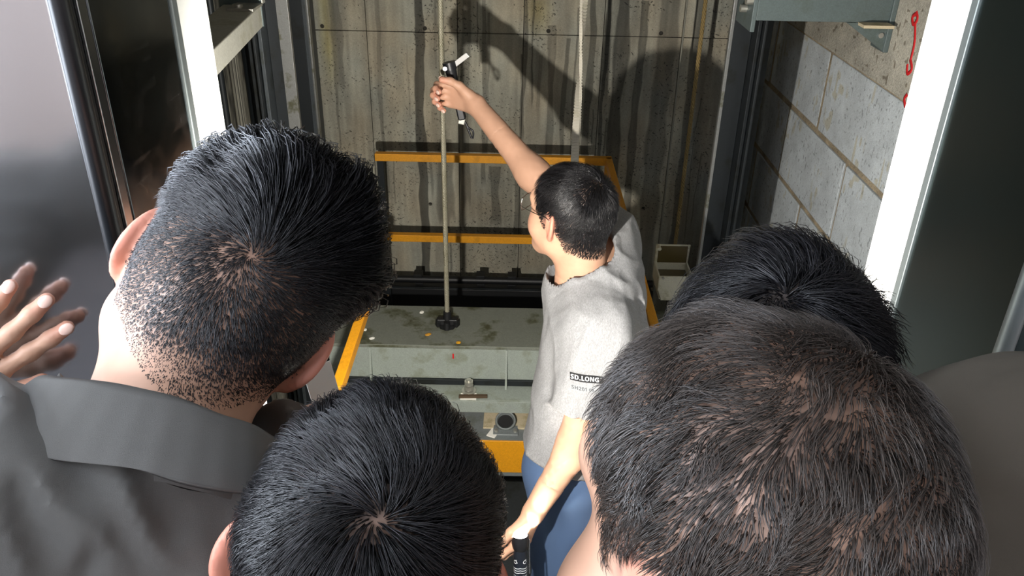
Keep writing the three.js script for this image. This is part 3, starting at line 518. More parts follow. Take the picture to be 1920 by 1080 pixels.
// short hair: curved strands rooted in the scalp, combed away from the whorl
const strandGeo = curve => {   // curve: how far the strand bends back towards the scalp
  const path = [[0, 0], [0.4, 0.1], [0.72, 0.36], [0.9, 0.7], [0.95, 1.0]].map(([y, z]) => [y - curve * z * z, z]), rad = [1, 0.95, 0.8, 0.55, 0.1], idx = [];
  const g = new THREE.BufferGeometry(), P = [];
  path.forEach(([y, z], i) => { const n = path[Math.min(i + 1, 4)], p = path[Math.max(i - 1, 0)], ty = n[0] - p[0], tz = n[1] - p[1], l = Math.hypot(ty, tz); for (let k = 0; k < 3; k++) { const a = k * 2.094 + 0.5, s = Math.sin(a) * 0.02 * rad[i]; P.push(Math.cos(a) * rad[i], y - tz / l * s, z + ty / l * s); } });
  for (let i = 0; i < 4; i++) for (let k = 0; k < 3; k++) { const a = i * 3 + k, b = i * 3 + (k + 1) % 3; idx.push(a, b, a + 3, b, b + 3, a + 3); }
  g.setAttribute('position', new THREE.Float32BufferAttribute(P, 3)); g.setIndex(idx); g.computeVertexNormals(); return g;
};
function addHair(group, headGeo, frame, o) {
  const old = seed; seed = o.seed || 21;
  const p = headGeo.attributes.position, ix = headGeo.index, area = new Float32Array(ix.count / 3), a = V(), b = V(), c = V(), e1 = V(), e2 = V(), cen = V(0, 0.025, -0.012); let sum = 0;
  for (let t = 0; t < area.length; t++) {
    a.fromBufferAttribute(p, ix.getX(3 * t)); b.fromBufferAttribute(p, ix.getX(3 * t + 1)); c.fromBufferAttribute(p, ix.getX(3 * t + 2));
    const mx = (a.x + b.x + c.x) / 3, my = (a.y + b.y + c.y) / 3, mz = (a.z + b.z + c.z) / 3; let w = hairLine(mx, my, mz, o.nape) > 0 ? 1 : 0;
    if (Math.abs(mx) > 0.0775 && Math.abs(my) < 0.05 && mz < 0.03) w = 0; if (my < -0.075) w = 0;
    area[t] = sum += w * e1.subVectors(b, a).cross(e2.subVectors(c, a)).length();
  }
  const wh = V(...o.whorl).normalize(), mat = new THREE.MeshPhysicalMaterial({ color: 0xffffff, roughness: o.rough ?? 0.38, specularIntensity: o.spec ?? 1, ior: 1.55 });
  const long = [], short = [], m = new THREE.Matrix4(), col = new THREE.Color(), n = V(), t = V(), x = V(), sw = V(), q = V(), noise = V();
  for (let k = 0; k < o.count; k++) {
    const r = rnd() * sum; let lo = 0, hi = area.length - 1; while (lo < hi) { const md = (lo + hi) >> 1; if (area[md] < r) lo = md + 1; else hi = md; }
    let u = rnd(), v = rnd(); if (u + v > 1) { u = 1 - u; v = 1 - v; }
    a.fromBufferAttribute(p, ix.getX(3 * lo)); b.fromBufferAttribute(p, ix.getX(3 * lo + 1)); c.fromBufferAttribute(p, ix.getX(3 * lo + 2));
    e1.subVectors(b, a); e2.subVectors(c, a); n.crossVectors(e1, e2).normalize(); q.copy(a).addScaledVector(e1, u).addScaledVector(e2, v);
    const d = x.subVectors(q, cen).normalize(), cs = clamp(d.dot(wh), -1, 1), hl = hairLine(q.x, q.y, q.z, o.nape);
    t.copy(d).multiplyScalar(cs).sub(wh); if (t.lengthSq() < 1e-6) t.set(1, 0, 0); t.normalize(); sw.crossVectors(n, t);
    const theta = Math.acos(cs); t.addScaledVector(sw, (o.swirl ?? 0.6) * Math.exp(-theta * 1.2)); if (o.comb) t.addScaledVector(noise.set(...o.comb), smooth(0.0, 0.06, hl - 0.02));
    const cl = o.clump ?? 45; noise.set(N3(q.x * cl, q.y * cl, q.z * cl + 5), N3(q.x * cl + 9, q.y * cl, q.z * cl), N3(q.x * cl, q.y * cl + 17, q.z * cl)); t.addScaledVector(noise, o.mess ?? 0.9); t.x += rr(-0.18, 0.18); t.y += rr(-0.18, 0.18); t.z += rr(-0.18, 0.18);
    t.addScaledVector(n, -t.dot(n)).normalize();
    const len = o.len(q, hl, theta) * rr(0.75, 1.15) * (1 + 0.5 * N3(q.x * cl * 0.7 + 3, q.y * cl * 0.7, q.z * cl * 0.7)), lift = o.lift(q, hl, theta) * rr(0.7, 1.3);
    x.crossVectors(n, t); const w = (o.width || 0.0004) * rr(0.7, 1.3), ly = Math.max(len * lift, 0.0008), lz = Math.max(len * Math.sqrt(Math.max(0.05, 1 - lift * lift)), 0.0008);
    q.addScaledVector(n, -0.0006);
    m.makeBasis(x.multiplyScalar(w), n.multiplyScalar(ly), t.multiplyScalar(lz)); m.setPosition(q); const bin = len > 0.45 * o.top ? long : short;
    const g = rr(0.5, 1.5) * (1 + 0.4 * N3(q.x * 30, q.y * 30, q.z * 30)); col.setRGB((o.col ? o.col[0] : 0.011) * g, (o.col ? o.col[1] : 0.0105) * g, (o.col ? o.col[2] : 0.012) * g); bin.push([m.clone(), col.clone()]);
  }
  for (const [bin, name, curve] of [[long, 'hair', o.curve], [short, 'cropped_hair', 0.12]]) {
    if (!bin.length) continue;
    const I = new THREE.InstancedMesh(strandGeo(curve), mat, bin.length); bin.forEach(([a, b], i) => { I.setMatrixAt(i, a); I.setColorAt(i, b); });
    I.applyMatrix4(frame); I.name = name; I.userData.kind = 'stuff'; I.castShadow = I.receiveShadow = true; group.add(I);
  }
  seed = old;
}
// hand as capsule chains; dir: towards the finger tips, nrm: out of the palm, side: +1 if the thumb lies on dir x nrm
function handPrims(wr, dir, nrm, side, o) {
  dir = dir.clone().normalize(); nrm = nrm.clone().addScaledVector(dir, -nrm.dot(dir)).normalize(); const w = new THREE.Vector3().crossVectors(dir, nrm).multiplyScalar(side), s = o.scale || 1;
  const seg = [[0.043, 0.026, 0.02], [0.047, 0.03, 0.021], [0.043, 0.028, 0.02], [0.034, 0.021, 0.018]], palm = [], fingers = [], tips = [];
  for (let i = 0; i < 4; i++) {
    const k = wr.clone().addScaledVector(dir, (0.092 - [0.004, 0, 0.004, 0.012][i]) * s).addScaledVector(w, (0.029 - i * 0.0195) * s).addScaledVector(nrm, 0.006 * s * (o.cup ? 1 + Math.abs(i - 1) : 1));
    palm.push(capd(wr.clone().addScaledVector(w, (0.014 - i * 0.009) * s), k, 0.0155 * s, 0.0105 * s));
    let th = (o.base || [0, 0, 0, 0])[i], cur = k.clone(), r = [0.0096, 0.0098, 0.0093, 0.0082][i] * s, sp = (o.spread || 0) * (1.5 - i) ; const chain = [];
    const fd = dir.clone().addScaledVector(w, sp).normalize();
    for (let j = 0; j < 3; j++) { th += o.curl[i][j]; const d = fd.clone().multiplyScalar(Math.cos(th)).addScaledVector(nrm, Math.sin(th)), e = cur.clone().addScaledVector(d, seg[i][j] * s); chain.push(capd(cur, e, r, r * 0.93)); if (j === 2) tips.push({ p: e.clone(), d, out: fd.clone().multiplyScalar(Math.sin(th)).addScaledVector(nrm, -Math.cos(th)), r }); cur = e; r *= 0.93; }
    fingers.push(uni(chain, 0.006));
  }
  const tb = wr.clone().addScaledVector(dir, 0.028 * s).addScaledVector(w, 0.024 * s).addScaledVector(nrm, 0.006 * s), td = o.thumb, vec = a => dir.clone().multiplyScalar(a[0]).addScaledVector(w, a[1]).addScaledVector(nrm, a[2]).normalize();
  const t1 = tb.clone().addScaledVector(vec(td[0]), 0.038 * s), t2 = t1.clone().addScaledVector(vec(td[1]), 0.03 * s), t3 = t2.clone().addScaledVector(vec(td[2]), 0.024 * s);
  const thumb = uni([capd(tb, t1, 0.0165 * s, 0.0125 * s), capd(t1, t2, 0.0118 * s, 0.0108 * s), capd(t2, t3, 0.0106 * s, 0.0092 * s)], 0.008);
  { const d = t3.clone().sub(t2).normalize(), q = (o.thumbOut ? o.thumbOut.clone() : nrm.clone().negate()); q.addScaledVector(d, -q.dot(d)).normalize(); tips.push({ p: t3.clone(), d, out: q, r: 0.0096 * s }); }
  const pm = uni(palm, 0.016), all = [pm, ...fingers, thumb];
  const f = (x, y, z) => { const a = pm(x, y, z); let d = a; let m = smin(a, thumb(x, y, z), 0.012); for (const g of fingers) m = Math.min(m, smin(a, g(x, y, z), 0.009)); return m; };
  f.lo = V(1e3, 1e3, 1e3); f.hi = V(-1e3, -1e3, -1e3); for (const g of all) { f.lo.min(g.lo); f.hi.max(g.hi); } f.tips = tips; f.palm = pm; return f;
}
const basisOf = (fwd, up) => { const z = fwd.clone().normalize(), x = new THREE.Vector3().crossVectors(up, z).normalize(), y = new THREE.Vector3().crossVectors(z, x); return [x, y, z]; };
const cloth = (hex, k, wave, rough = 0.9, extra = {}) => new THREE.MeshPhysicalMaterial({ color: hex, roughness: rough, bumpMap: rep(fine, k), bumpScale: wave, sheen: 0.15, sheenRoughness: 0.7, sheenColor: new THREE.Color(hex), ...extra });
const at3 = a => V(...a);
function buildPerson(o) {
  const g = thing('person', o.label, 'person', [o.base[0], o.base[1], o.base[2]], undefined);
  const inner = g; const off = new THREE.Matrix4().makeTranslation(-o.base[0], -o.base[1], -o.base[2]);
  const J = {}; for (const k in o.j) J[k] = at3(o.j[k]);
  const [hx, hy, hz] = basisOf(at3(o.head.fwd), at3(o.head.up)), hs = o.head.scale || 1, hp = at3(o.head.pos);
  const H = new THREE.Matrix4().makeBasis(hx.clone().multiplyScalar(hs), hy.clone().multiplyScalar(hs), hz.clone().multiplyScalar(hs)).setPosition(hp), Hi = H.clone().invert();
  const skullBase = V(0, -0.06, -0.02).applyMatrix4(H);
  const mid = lerp3(J.sl, J.sr, 0.5), hipMid = lerp3(J.hl, J.hr, 0.5), b = o.bulk || 1;
  const torso = [];
  for (const s of ['l', 'r']) {
    const sh = J['s' + s], hip = J['h' + s], ch = lerp3(mid, sh, 0.45).lerp(hipMid, 0.2), lo = lerp3(hipMid, hip, 0.85).lerp(mid, 0.04);
    torso.push(capd(ch, lo, 0.1 * b, 0.102 * b), capd(lerp3(J.neck, hipMid, 0.06), lerp3(J.neck, sh, 0.8).lerp(hipMid, 0.03), 0.048, 0.044));
  }
  torso.push(capd(J.sl, J.sr, 0.056, 0.056));
  const neck = capd(J.neck, skullBase, 0.058, 0.054);
  const arm = s => [capd(J['s' + s], J['e' + s], 0.051 * b, 0.041), capd(J['e' + s], J['w' + s], 0.0415, 0.0265)];
  const leg = s => [capd(J['h' + s], J['k' + s], 0.088, 0.058), capd(J['k' + s], J['a' + s], 0.056, 0.038)];
  const foot = s => capd(J['a' + s].clone().add(V(0, -0.035, 0.0)), J['a' + s].clone().add(at3(o.toe || [0, -0.05, -0.16])), 0.04, 0.034);
  const geos = [];
  const colour = (c, x, y, z) => { c.copy(SKIN).multiplyScalar(1 + 0.12 * fbm(x * 40, y * 40, z * 40, 3)); };
  const bodyF = uni([...torso, neck, ...arm('l'), ...arm('r'), ...leg('l'), ...leg('r'), foot('l'), foot('r')], 0.035);
  geos.push(paint(meshField(bodyF, 0.014), colour));
  const neckLocal = J.neck.clone().applyMatrix4(Hi);
  const hf = headField({ fat: o.head.fat, neck: neckLocal, earOut: o.head.earOut }), hg = surfaceNets(hf, hf.lo.clone().subScalar(0.02), hf.hi.clone().addScalar(0.02), o.head.cell || 0.003);
  const hgc = paint(hg.clone(), headColour(o.head)); hgc.applyMatrix4(H); geos.push(hgc);
  const nails = [];
  for (const s of ['l', 'r']) if (o.hand && o.hand[s]) {
    const hd = o.hand[s], w = J['w' + s], hfld = handPrims(w, at3(hd.dir), at3(hd.nrm), hd.side, hd), fore = capd(lerp3(J['e' + s], w, 0.6), w, 0.0324, 0.0265);
    const f = (x, y, z) => smin(hfld(x, y, z), fore(x, y, z), 0.014); f.lo = hfld.lo.clone().min(fore.lo); f.hi = hfld.hi.clone().max(fore.hi);
    geos.push(paint(meshField(f, 0.0032, 0.012), (c, x, y, z) => { colour(c, x, y, z); for (const t of hfld.tips) { const d = Math.hypot(x - t.p.x, y - t.p.y, z - t.p.z); c.lerp(PINK, 0.35 * smooth(0.03, 0.008, d)); } }));
    if (hd.nails) for (const t of hfld.tips) { const sd = new THREE.Vector3().crossVectors(t.d, t.out), e = new THREE.SphereGeometry(1, 14, 10); e.applyMatrix4(new THREE.Matrix4().makeBasis(sd.clone().multiplyScalar(t.r * 0.72), t.d.clone().multiplyScalar(0.0078), t.out.clone().multiplyScalar(0.0026))); const c = t.p.clone().addScaledVector(t.d, 0.0005).addScaledVector(t.out, t.r * 0.84); e.translate(c.x, c.y, c.z); nails.push(e); }
  }
  for (const q of geos) q.applyMatrix4(off);
  part('body', mergeGeometries(geos.map(q => { const h = q.toNonIndexed(); return h; })), skinMat, inner);
  for (const e of nails) { e.applyMatrix4(off); part('fingernail', e, nailMat, inner); }
  addHair(inner, hg, off.clone().multiply(H), o.hair);
  return { g, J, H, off, torso, neck, arm, leg, foot, mid, hipMid, hp };
}
const nailMat = std({ color: 0xe9c4b4, roughness: 0.3 });
// folds: displacement of cloth along directions, in metres
const folds = (x, y, z, k, amp, s = [1, 1, 1], ph = 0) => { const w = 0.35 * N3(x * 5 + ph, y * 5, z * 5); const n = N3(x * k * s[0] + w * 3 + ph, y * k * s[1] + w * 2, z * k * s[2] + ph); return amp * (1 - Math.abs(n) * 2.2); };
const foldsAlong = (x, y, z, k, amp, d, ph = 0) => { const s = (x * d[0] + y * d[1] + z * d[2]) * 0.72, w = 0.03 * N3(x * 6 + ph, y * 6, z * 6), n = N3((x - d[0] * s + w) * k + ph, (y - d[1] * s) * k, (z - d[2] * s + w) * k), r = clamp(1 - Math.abs(n) * 2.4, 0, 1), m = 0.45 + 0.55 * smooth(-0.3, 0.2, N3(x * 7, y * 7 + ph, z * 7)); return amp * r * m; };
function addCloth(P, name, f, cell, mat) { const g = faceUv(meshField(f, cell)); g.applyMatrix4(P.off); return part(name, g, mat, P.g); }
const withBox = (f, src, pad = 0.03) => { f.lo = src.lo.clone().subScalar(pad); f.hi = src.hi.clone().addScalar(pad); return f; };
function sleeve(P, s, end, infl) { const e = P.J['e' + s], w = P.J['w' + s], cut = lerp3(e, w, end), d = w.clone().sub(e).normalize(), u = uni(P.arm(s), 0.03); return withBox((x, y, z) => Math.max(u(x, y, z) - infl, (x - cut.x) * d.x + (y - cut.y) * d.y + (z - cut.z) * d.z), u, infl); }
function jacket(P, o) {
  const t = uni(P.torso, 0.05), sl = ['l', 'r'].map(s => sleeve(P, s, 0.94, 0.018)), ax = P.mid.clone().sub(P.hipMid).normalize(), hem = P.hipMid.clone().addScaledVector(ax, -0.08), nb = P.J.neck;
  const src = uni([t, ...sl], 0.01), hp = P.hp.clone().sub(nb).normalize(), nk = capd(nb.clone().addScaledVector(hp, 0.01), nb.clone().addScaledVector(hp, 0.2), o.open || 0.066);
  const f = (x, y, z) => {
    let d = t(x, y, z) - 0.022; for (const s of sl) d = smin(d, s(x, y, z), 0.05);
    if (d < 0.08) d -= folds(x, y, z, o.k || 9, o.amp ?? 0.006, o.s, o.ph || 0) + folds(x, y, z, o.k2 || 22, o.amp2 ?? 0.0022, o.s, 4) + (o.dir ? foldsAlong(x, y, z, 22, 0.01, o.dir, 3) : 0);
    d = Math.max(d, (hem.x - x) * ax.x + (hem.y - y) * ax.y + (hem.z - z) * ax.z);
    return smax(d, -nk(x, y, z), 0.01);
  };
  const m = addCloth(P, 'jacket', withBox(f, src, 0.03), o.cell || 0.009, o.mat);
  if (o.collar) addCollar(P, o.mat, o.collar);
  return m;
}
function addCollar(P, mat, o) {
  const nb = P.J.neck, ax = o.axis ? at3(o.axis).normalize() : P.hp.clone().sub(nb).normalize(), front = at3(o.front), u = front.clone().addScaledVector(ax, -front.dot(ax)).normalize(), v = new THREE.Vector3().crossVectors(ax, u), pos = [], idx = [], n = 110;
  const base = nb.clone().addScaledVector(ax, o.rise || 0); if (o.shift) base.add(at3(o.shift));
  const prof = [[0.0, -0.03], [0.001, 0.02], [0.004, 0.045], [0.010, 0.052], [0.016, 0.046], [0.024, 0.026], [0.034, 0.0], [0.040, -0.02], [0.036, -0.022], [0.026, -0.002], [0.014, 0.02], [0.006, 0.01], [0.005, -0.03]];
  for (let i = 0; i <= n; i++) {
    const a = 0.42 + (Math.PI * 2 - 0.84) * i / n, back = 0.5 - 0.5 * Math.cos(a), wob = 1 + 0.02 * Math.sin(a * 3 + 1), puff = 0.0003 * Math.sin(a * 34) * smooth(0.3, 0.9, back);
    prof.forEach(([dr, h], k) => { const r = (o.r || 0.066) * wob, R = r + dr * (o.flare || 1) * (1 + 0.5 * (1 - back)) + (k > 4 && k < 9 ? puff : 0), hh = h * (o.tall || 0.7) * (0.8 + 0.35 * back) - 0.03 * (1 - back) + 0.004 * N3(a * 2, k * 0.3, 1); const q = base.clone().addScaledVector(u, Math.cos(a) * R * 1.06).addScaledVector(v, Math.sin(a) * R).addScaledVector(ax, hh); pos.push(q.x, q.y, q.z); });
  }
  const m = prof.length; for (let i = 0; i < n; i++) for (let k = 0; k < m; k++) { const a = i * m + k, b = i * m + (k + 1) % m; idx.push(a, b, a + m, b, b + m, a + m); }
  const g = new THREE.BufferGeometry(); g.setAttribute('position', new THREE.Float32BufferAttribute(pos, 3)); g.setIndex(idx); g.computeVertexNormals(); const h = faceUv(g); h.applyMatrix4(P.off); return part('collar', h, mat, P.g);
}
function trousers(P, mat) {
  const l = uni([...P.leg('l'), ...P.leg('r')], 0.04), tor = uni(P.torso, 0.04), ax = P.mid.clone().sub(P.hipMid).normalize(), top = P.hipMid.clone().addScaledVector(ax, 0.07), bl = P.J.al.y - 0.02;
  const f = (x, y, z) => { let d = l(x, y, z) - 0.016 - folds(x, y, z, 10, 0.004, [1, 0.6, 1], 2); const t = Math.max(tor(x, y, z) - 0.012, (x - top.x) * ax.x + (y - top.y) * ax.y + (z - top.z) * ax.z); d = smin(d, t, 0.04); return Math.max(d, bl - y); };
  const src = uni([...P.leg('l'), ...P.leg('r'), capd(P.J.hl, top, 0.12)], 0.04); addCloth(P, 'trousers', withBox(f, src, 0.04), 0.014, mat);
}
function shoes(P, mat) { for (const s of ['l', 'r']) { const q = P.foot(s), fy = P.J['a' + s].y - 0.09; const f = (x, y, z) => Math.max(q(x, y, z) - 0.01, fy - y); addCloth(P, 'shoe', withBox(f, q, 0.02), 0.008, mat); } }

// ---------------------------------------------------------------- the people
const CLOTH = {
  grey: cloth(0x5b5a57, 60, 0.0004, 0.85), olive: cloth(0x4a443a, 60, 0.0004, 0.85), navy: cloth(0x22252c, 60, 0.0004), black: cloth(0x202022, 60, 0.0004),
  jeans: cloth(0x4c6488, 50, 0.0006, 0.85), trousers: cloth(0x26282c, 50, 0.0004), shoe: std({ color: 0x17181a, roughness: 0.5 }),
  shirt: new THREE.MeshPhysicalMaterial({ map: rep(dataTex(256, 256, (u, v) => { const c = 142 + 22 * (tn128(u, v * 0.4) - 0.5) + 26 * (tn256(u, v) - 0.5); return [c, c * 1.003, c * 1.012]; }), 6), roughness: 0.92, bumpMap: rep(fine, 40), bumpScale: 0.0003 }),
};
const shortLen = (top, side, nape) => (q, hl, th) => { const f = smooth(0.0, 0.085, hl); return q.y > 0.03 ? mixv(side, top, smooth(0.03, 0.1, q.y)) : mixv(nape, side, f); };
// left man, bent forward with one hand on the cladding
const pLeft = buildPerson({
  label: 'man in grey jacket at left seen from behind, head tilted right, hand on dark cladding', base: [-0.4, 0, 0.02],
  head: { pos: [-0.224, 1.526, -0.569], fwd: [-0.096, -0.202, -0.975], up: [0.625, 0.750, -0.217], scale: 0.97, cell: 0.0026, nape: 0.03, earOut: 0.45, rootMap: (x, y, z) => mixv(0.55, 0.92, smooth(0.01, 0.06, y + 0.55 * z)), patchy: 0.25 },
  j: { neck: [-0.257, 1.452, -0.48], sl: [-0.355, 1.445, -0.40], sr: [-0.11, 1.31, -0.55], el: [-0.655, 1.41, -0.5], er: [-0.09, 1.05, -0.5], wl: [-0.622, 1.305, -0.705], wr: [-0.165, 1.24, -0.605], hl: [-0.5, 0.92, 0.02], hr: [-0.34, 0.92, -0.02], kl: [-0.49, 0.5, 0.0], kr: [-0.35, 0.5, -0.06], al: [-0.48, 0.09, 0.08], ar: [-0.36, 0.09, 0.03] },
  hand: { l: { dir: [0.7, 0.7, -0.08], nrm: [0, 0, -1], side: -1, curl: [[0.05, 0.15, 0.1], [0.0, 0.15, 0.1], [0.0, 0.15, 0.1], [0.05, 0.15, 0.1]], spread: 0.16, thumb: [[0.75, 0.65, 0.0], [0.95, 0.4, 0.05], [1, 0.3, 0.05]], thumbOut: V(0.1, 0.2, 1), nails: true }, r: { dir: [-0.15, 0.35, -0.92], nrm: [-0.85, 0.45, 0.1], side: 1, curl: [[0.8, 1.2, 0.7], [0.8, 1.2, 0.7], [0.8, 1.2, 0.7], [0.8, 1.2, 0.7]], thumb: [[0.7, 0.5, 0.5], [0.8, 0.1, 0.6], [0.7, -0.2, 0.7]] } },
  hair: { seed: 3, nape: 0.03, top: 0.06, curve: 0.55, count: 36000, whorl: [0.05, 0.5, -0.86], width: 0.00035, rough: 0.4, len: (q, hl, th) => { const b = smooth(0.0, 0.075, q.y + 0.55 * q.z); return mixv(mixv(0.0025, 0.008, smooth(0, 0.08, hl)), 0.064, b * b); }, lift: (q, hl) => mixv(0.45, 0.55, smooth(0.0, 0.08, q.y + 0.55 * q.z)), mess: 0.5, clump: 38 },
});
jacket(pLeft, { mat: CLOTH.grey, amp: 0.005, k: 9, k2: 24, amp2: 0.003, dir: [0.5, -0.6, 0.62], open: 0.078, s: [1.2, 0.7, 1.0], cell: 0.005, collar: { front: [0.2, -0.45, -0.8], axis: [0.12, 0.78, -0.68], r: 0.082, rise: 0.0, flare: 0.7, tall: 0.6 } });
trousers(pLeft, CLOTH.trousers); shoes(pLeft, CLOTH.shoe);
// man in the middle of the foreground, seen from above
const pMid = buildPerson({
  label: 'dark haired man low in the middle foreground seen from above, left ear showing', base: [-0.06, 0, 0.12],
  head: { pos: [-0.091, 1.437, -0.386], fwd: [-0.04, -0.02, -1.0], up: [0.22, 0.97, -0.03], scale: 0.97, cell: 0.0026, roots: 0.9, patchy: 0.2 },
  j: { neck: [-0.115, 1.315, -0.29], sl: [-0.235, 1.2, -0.13], sr: [0.05, 1.2, -0.17], el: [-0.26, 0.94, -0.03], er: [0.085, 0.94, -0.1], wl: [-0.2, 0.74, -0.16], wr: [0.05, 0.74, -0.22], hl: [-0.14, 0.8, 0.13], hr: [0.01, 0.8, 0.11], kl: [-0.15, 0.45, 0.1], kr: [0.01, 0.45, 0.06], al: [-0.15, 0.09, 0.16], ar: [0.0, 0.09, 0.12] },
  hand: { l: { dir: [0.1, -0.8, -0.5], nrm: [0.9, 0, -0.2], side: 1, curl: [[0.3, 0.4, 0.3], [0.3, 0.4, 0.3], [0.3, 0.4, 0.3], [0.3, 0.4, 0.3]], thumb: [[0.7, 0.6, 0.2], [0.9, 0.3, 0.2], [1, 0.1, 0.2]] }, r: { dir: [-0.1, -0.8, -0.5], nrm: [-0.9, 0, -0.2], side: -1, curl: [[0.3, 0.4, 0.3], [0.3, 0.4, 0.3], [0.3, 0.4, 0.3], [0.3, 0.4, 0.3]], thumb: [[0.7, 0.6, 0.2], [0.9, 0.3, 0.2], [1, 0.1, 0.2]] } },
  hair: { seed: 4, top: 0.03, curve: 0.42, count: 30000, whorl: [0.02, 0.8, -0.6], width: 0.0004, rough: 0.36, len: shortLen(0.03, 0.018, 0.006), lift: () => 0.36, mess: 0.9, clump: 34 },
});
jacket(pMid, { mat: CLOTH.navy, ph: 11 }); trousers(pMid, CLOTH.trousers); shoes(pMid, CLOTH.shoe);
// man nearest the camera on the right
const pNear = buildPerson({
  label: 'thin haired man nearest the camera at lower right, round left cheek showing', base: [0.22, 0, 0.24],
  head: { pos: [0.135, 1.533, -0.338], fwd: [-0.568, -0.146, -0.810], up: [-0.331, 0.942, 0.062], scale: 0.98, cell: 0.0026, fat: 0.046, roots: 0.68, patchy: 0.5 },
  j: { neck: [0.17, 1.43, -0.2], sl: [0.035, 1.34, -0.07], sr: [0.33, 1.34, -0.05], el: [0.03, 1.06, 0.1], er: [0.39, 1.06, 0.08], wl: [0.06, 0.84, 0.03], wr: [0.38, 0.84, 0.0], hl: [0.14, 0.86, 0.24], hr: [0.3, 0.86, 0.24], kl: [0.14, 0.48, 0.22], kr: [0.3, 0.48, 0.22], al: [0.14, 0.09, 0.27], ar: [0.3, 0.09, 0.27] },
  hand: { l: { dir: [0.1, -0.9, -0.3], nrm: [0.9, 0, -0.2], side: 1, curl: [[0.3, 0.4, 0.3], [0.3, 0.4, 0.3], [0.3, 0.4, 0.3], [0.3, 0.4, 0.3]], thumb: [[0.7, 0.6, 0.2], [0.9, 0.3, 0.2], [1, 0.1, 0.2]] }, r: { dir: [-0.1, -0.9, -0.3], nrm: [-0.9, 0, -0.2], side: -1, curl: [[0.3, 0.4, 0.3], [0.3, 0.4, 0.3], [0.3, 0.4, 0.3], [0.3, 0.4, 0.3]], thumb: [[0.7, 0.6, 0.2], [0.9, 0.3, 0.2], [1, 0.1, 0.2]] } },
  hair: { seed: 5, top: 0.02, curve: 0.2, count: 20000, whorl: [-0.6, 0.72, -0.35], width: 0.00034, rough: 0.36, col: [0.045, 0.036, 0.03], len: shortLen(0.02, 0.014, 0.007), lift: () => 0.42, mess: 1.3, clump: 40, swirl: 0.4 },
});
jacket(pNear, { mat: CLOTH.black, ph: 17 }); trousers(pNear, CLOTH.trousers); shoes(pNear, CLOTH.shoe);
// man behind him at the right jamb
const pRight = buildPerson({
  label: 'man in brown olive jacket by the right white jamb, back of dark hair showing', base: [0.44, 0, 0.02],
  head: { pos: [0.224, 1.44, -0.58], fwd: [0.25, -0.25, -0.93], up: [-0.037, 0.97, -0.22], scale: 1.02, cell: 0.003, roots: 1.0 },
  j: { neck: [0.24, 1.37, -0.485], sl: [0.17, 1.33, -0.5], sr: [0.365, 1.462, -0.45], el: [0.22, 1.08, -0.55], er: [0.42, 1.13, -0.38], wl: [0.24, 0.9, -0.66], wr: [0.4, 0.92, -0.5], hl: [0.36, 0.92, 0.0], hr: [0.51, 0.92, 0.0], kl: [0.36, 0.5, -0.05], kr: [0.5, 0.5, -0.05], al: [0.37, 0.09, 0.05], ar: [0.51, 0.09, 0.05] },
  hand: { l: { dir: [0.1, -0.8, -0.5], nrm: [0.9, 0, -0.2], side: 1, curl: [[0.3, 0.4, 0.3], [0.3, 0.4, 0.3], [0.3, 0.4, 0.3], [0.3, 0.4, 0.3]], thumb: [[0.7, 0.6, 0.2], [0.9, 0.3, 0.2], [1, 0.1, 0.2]] }, r: { dir: [-0.1, -0.8, -0.5], nrm: [-0.9, 0, -0.2], side: -1, curl: [[0.3, 0.4, 0.3], [0.3, 0.4, 0.3], [0.3, 0.4, 0.3], [0.3, 0.4, 0.3]], thumb: [[0.7, 0.6, 0.2], [0.9, 0.3, 0.2], [1, 0.1, 0.2]] } },
  hair: { seed: 6, top: 0.05, curve: 0.7, count: 20000, whorl: [0.0, 0.75, -0.66], width: 0.0004, rough: 0.36, len: shortLen(0.05, 0.036, 0.016), lift: () => 0.34, mess: 1.6, clump: 30 },
});
jacket(pRight, { mat: CLOTH.olive, ph: 23, amp: 0.004, cell: 0.006, collar: { front: [0.2, -0.3, -0.9], r: 0.068, rise: 0 } }); trousers(pRight, CLOTH.trousers); shoes(pRight, CLOTH.shoe);
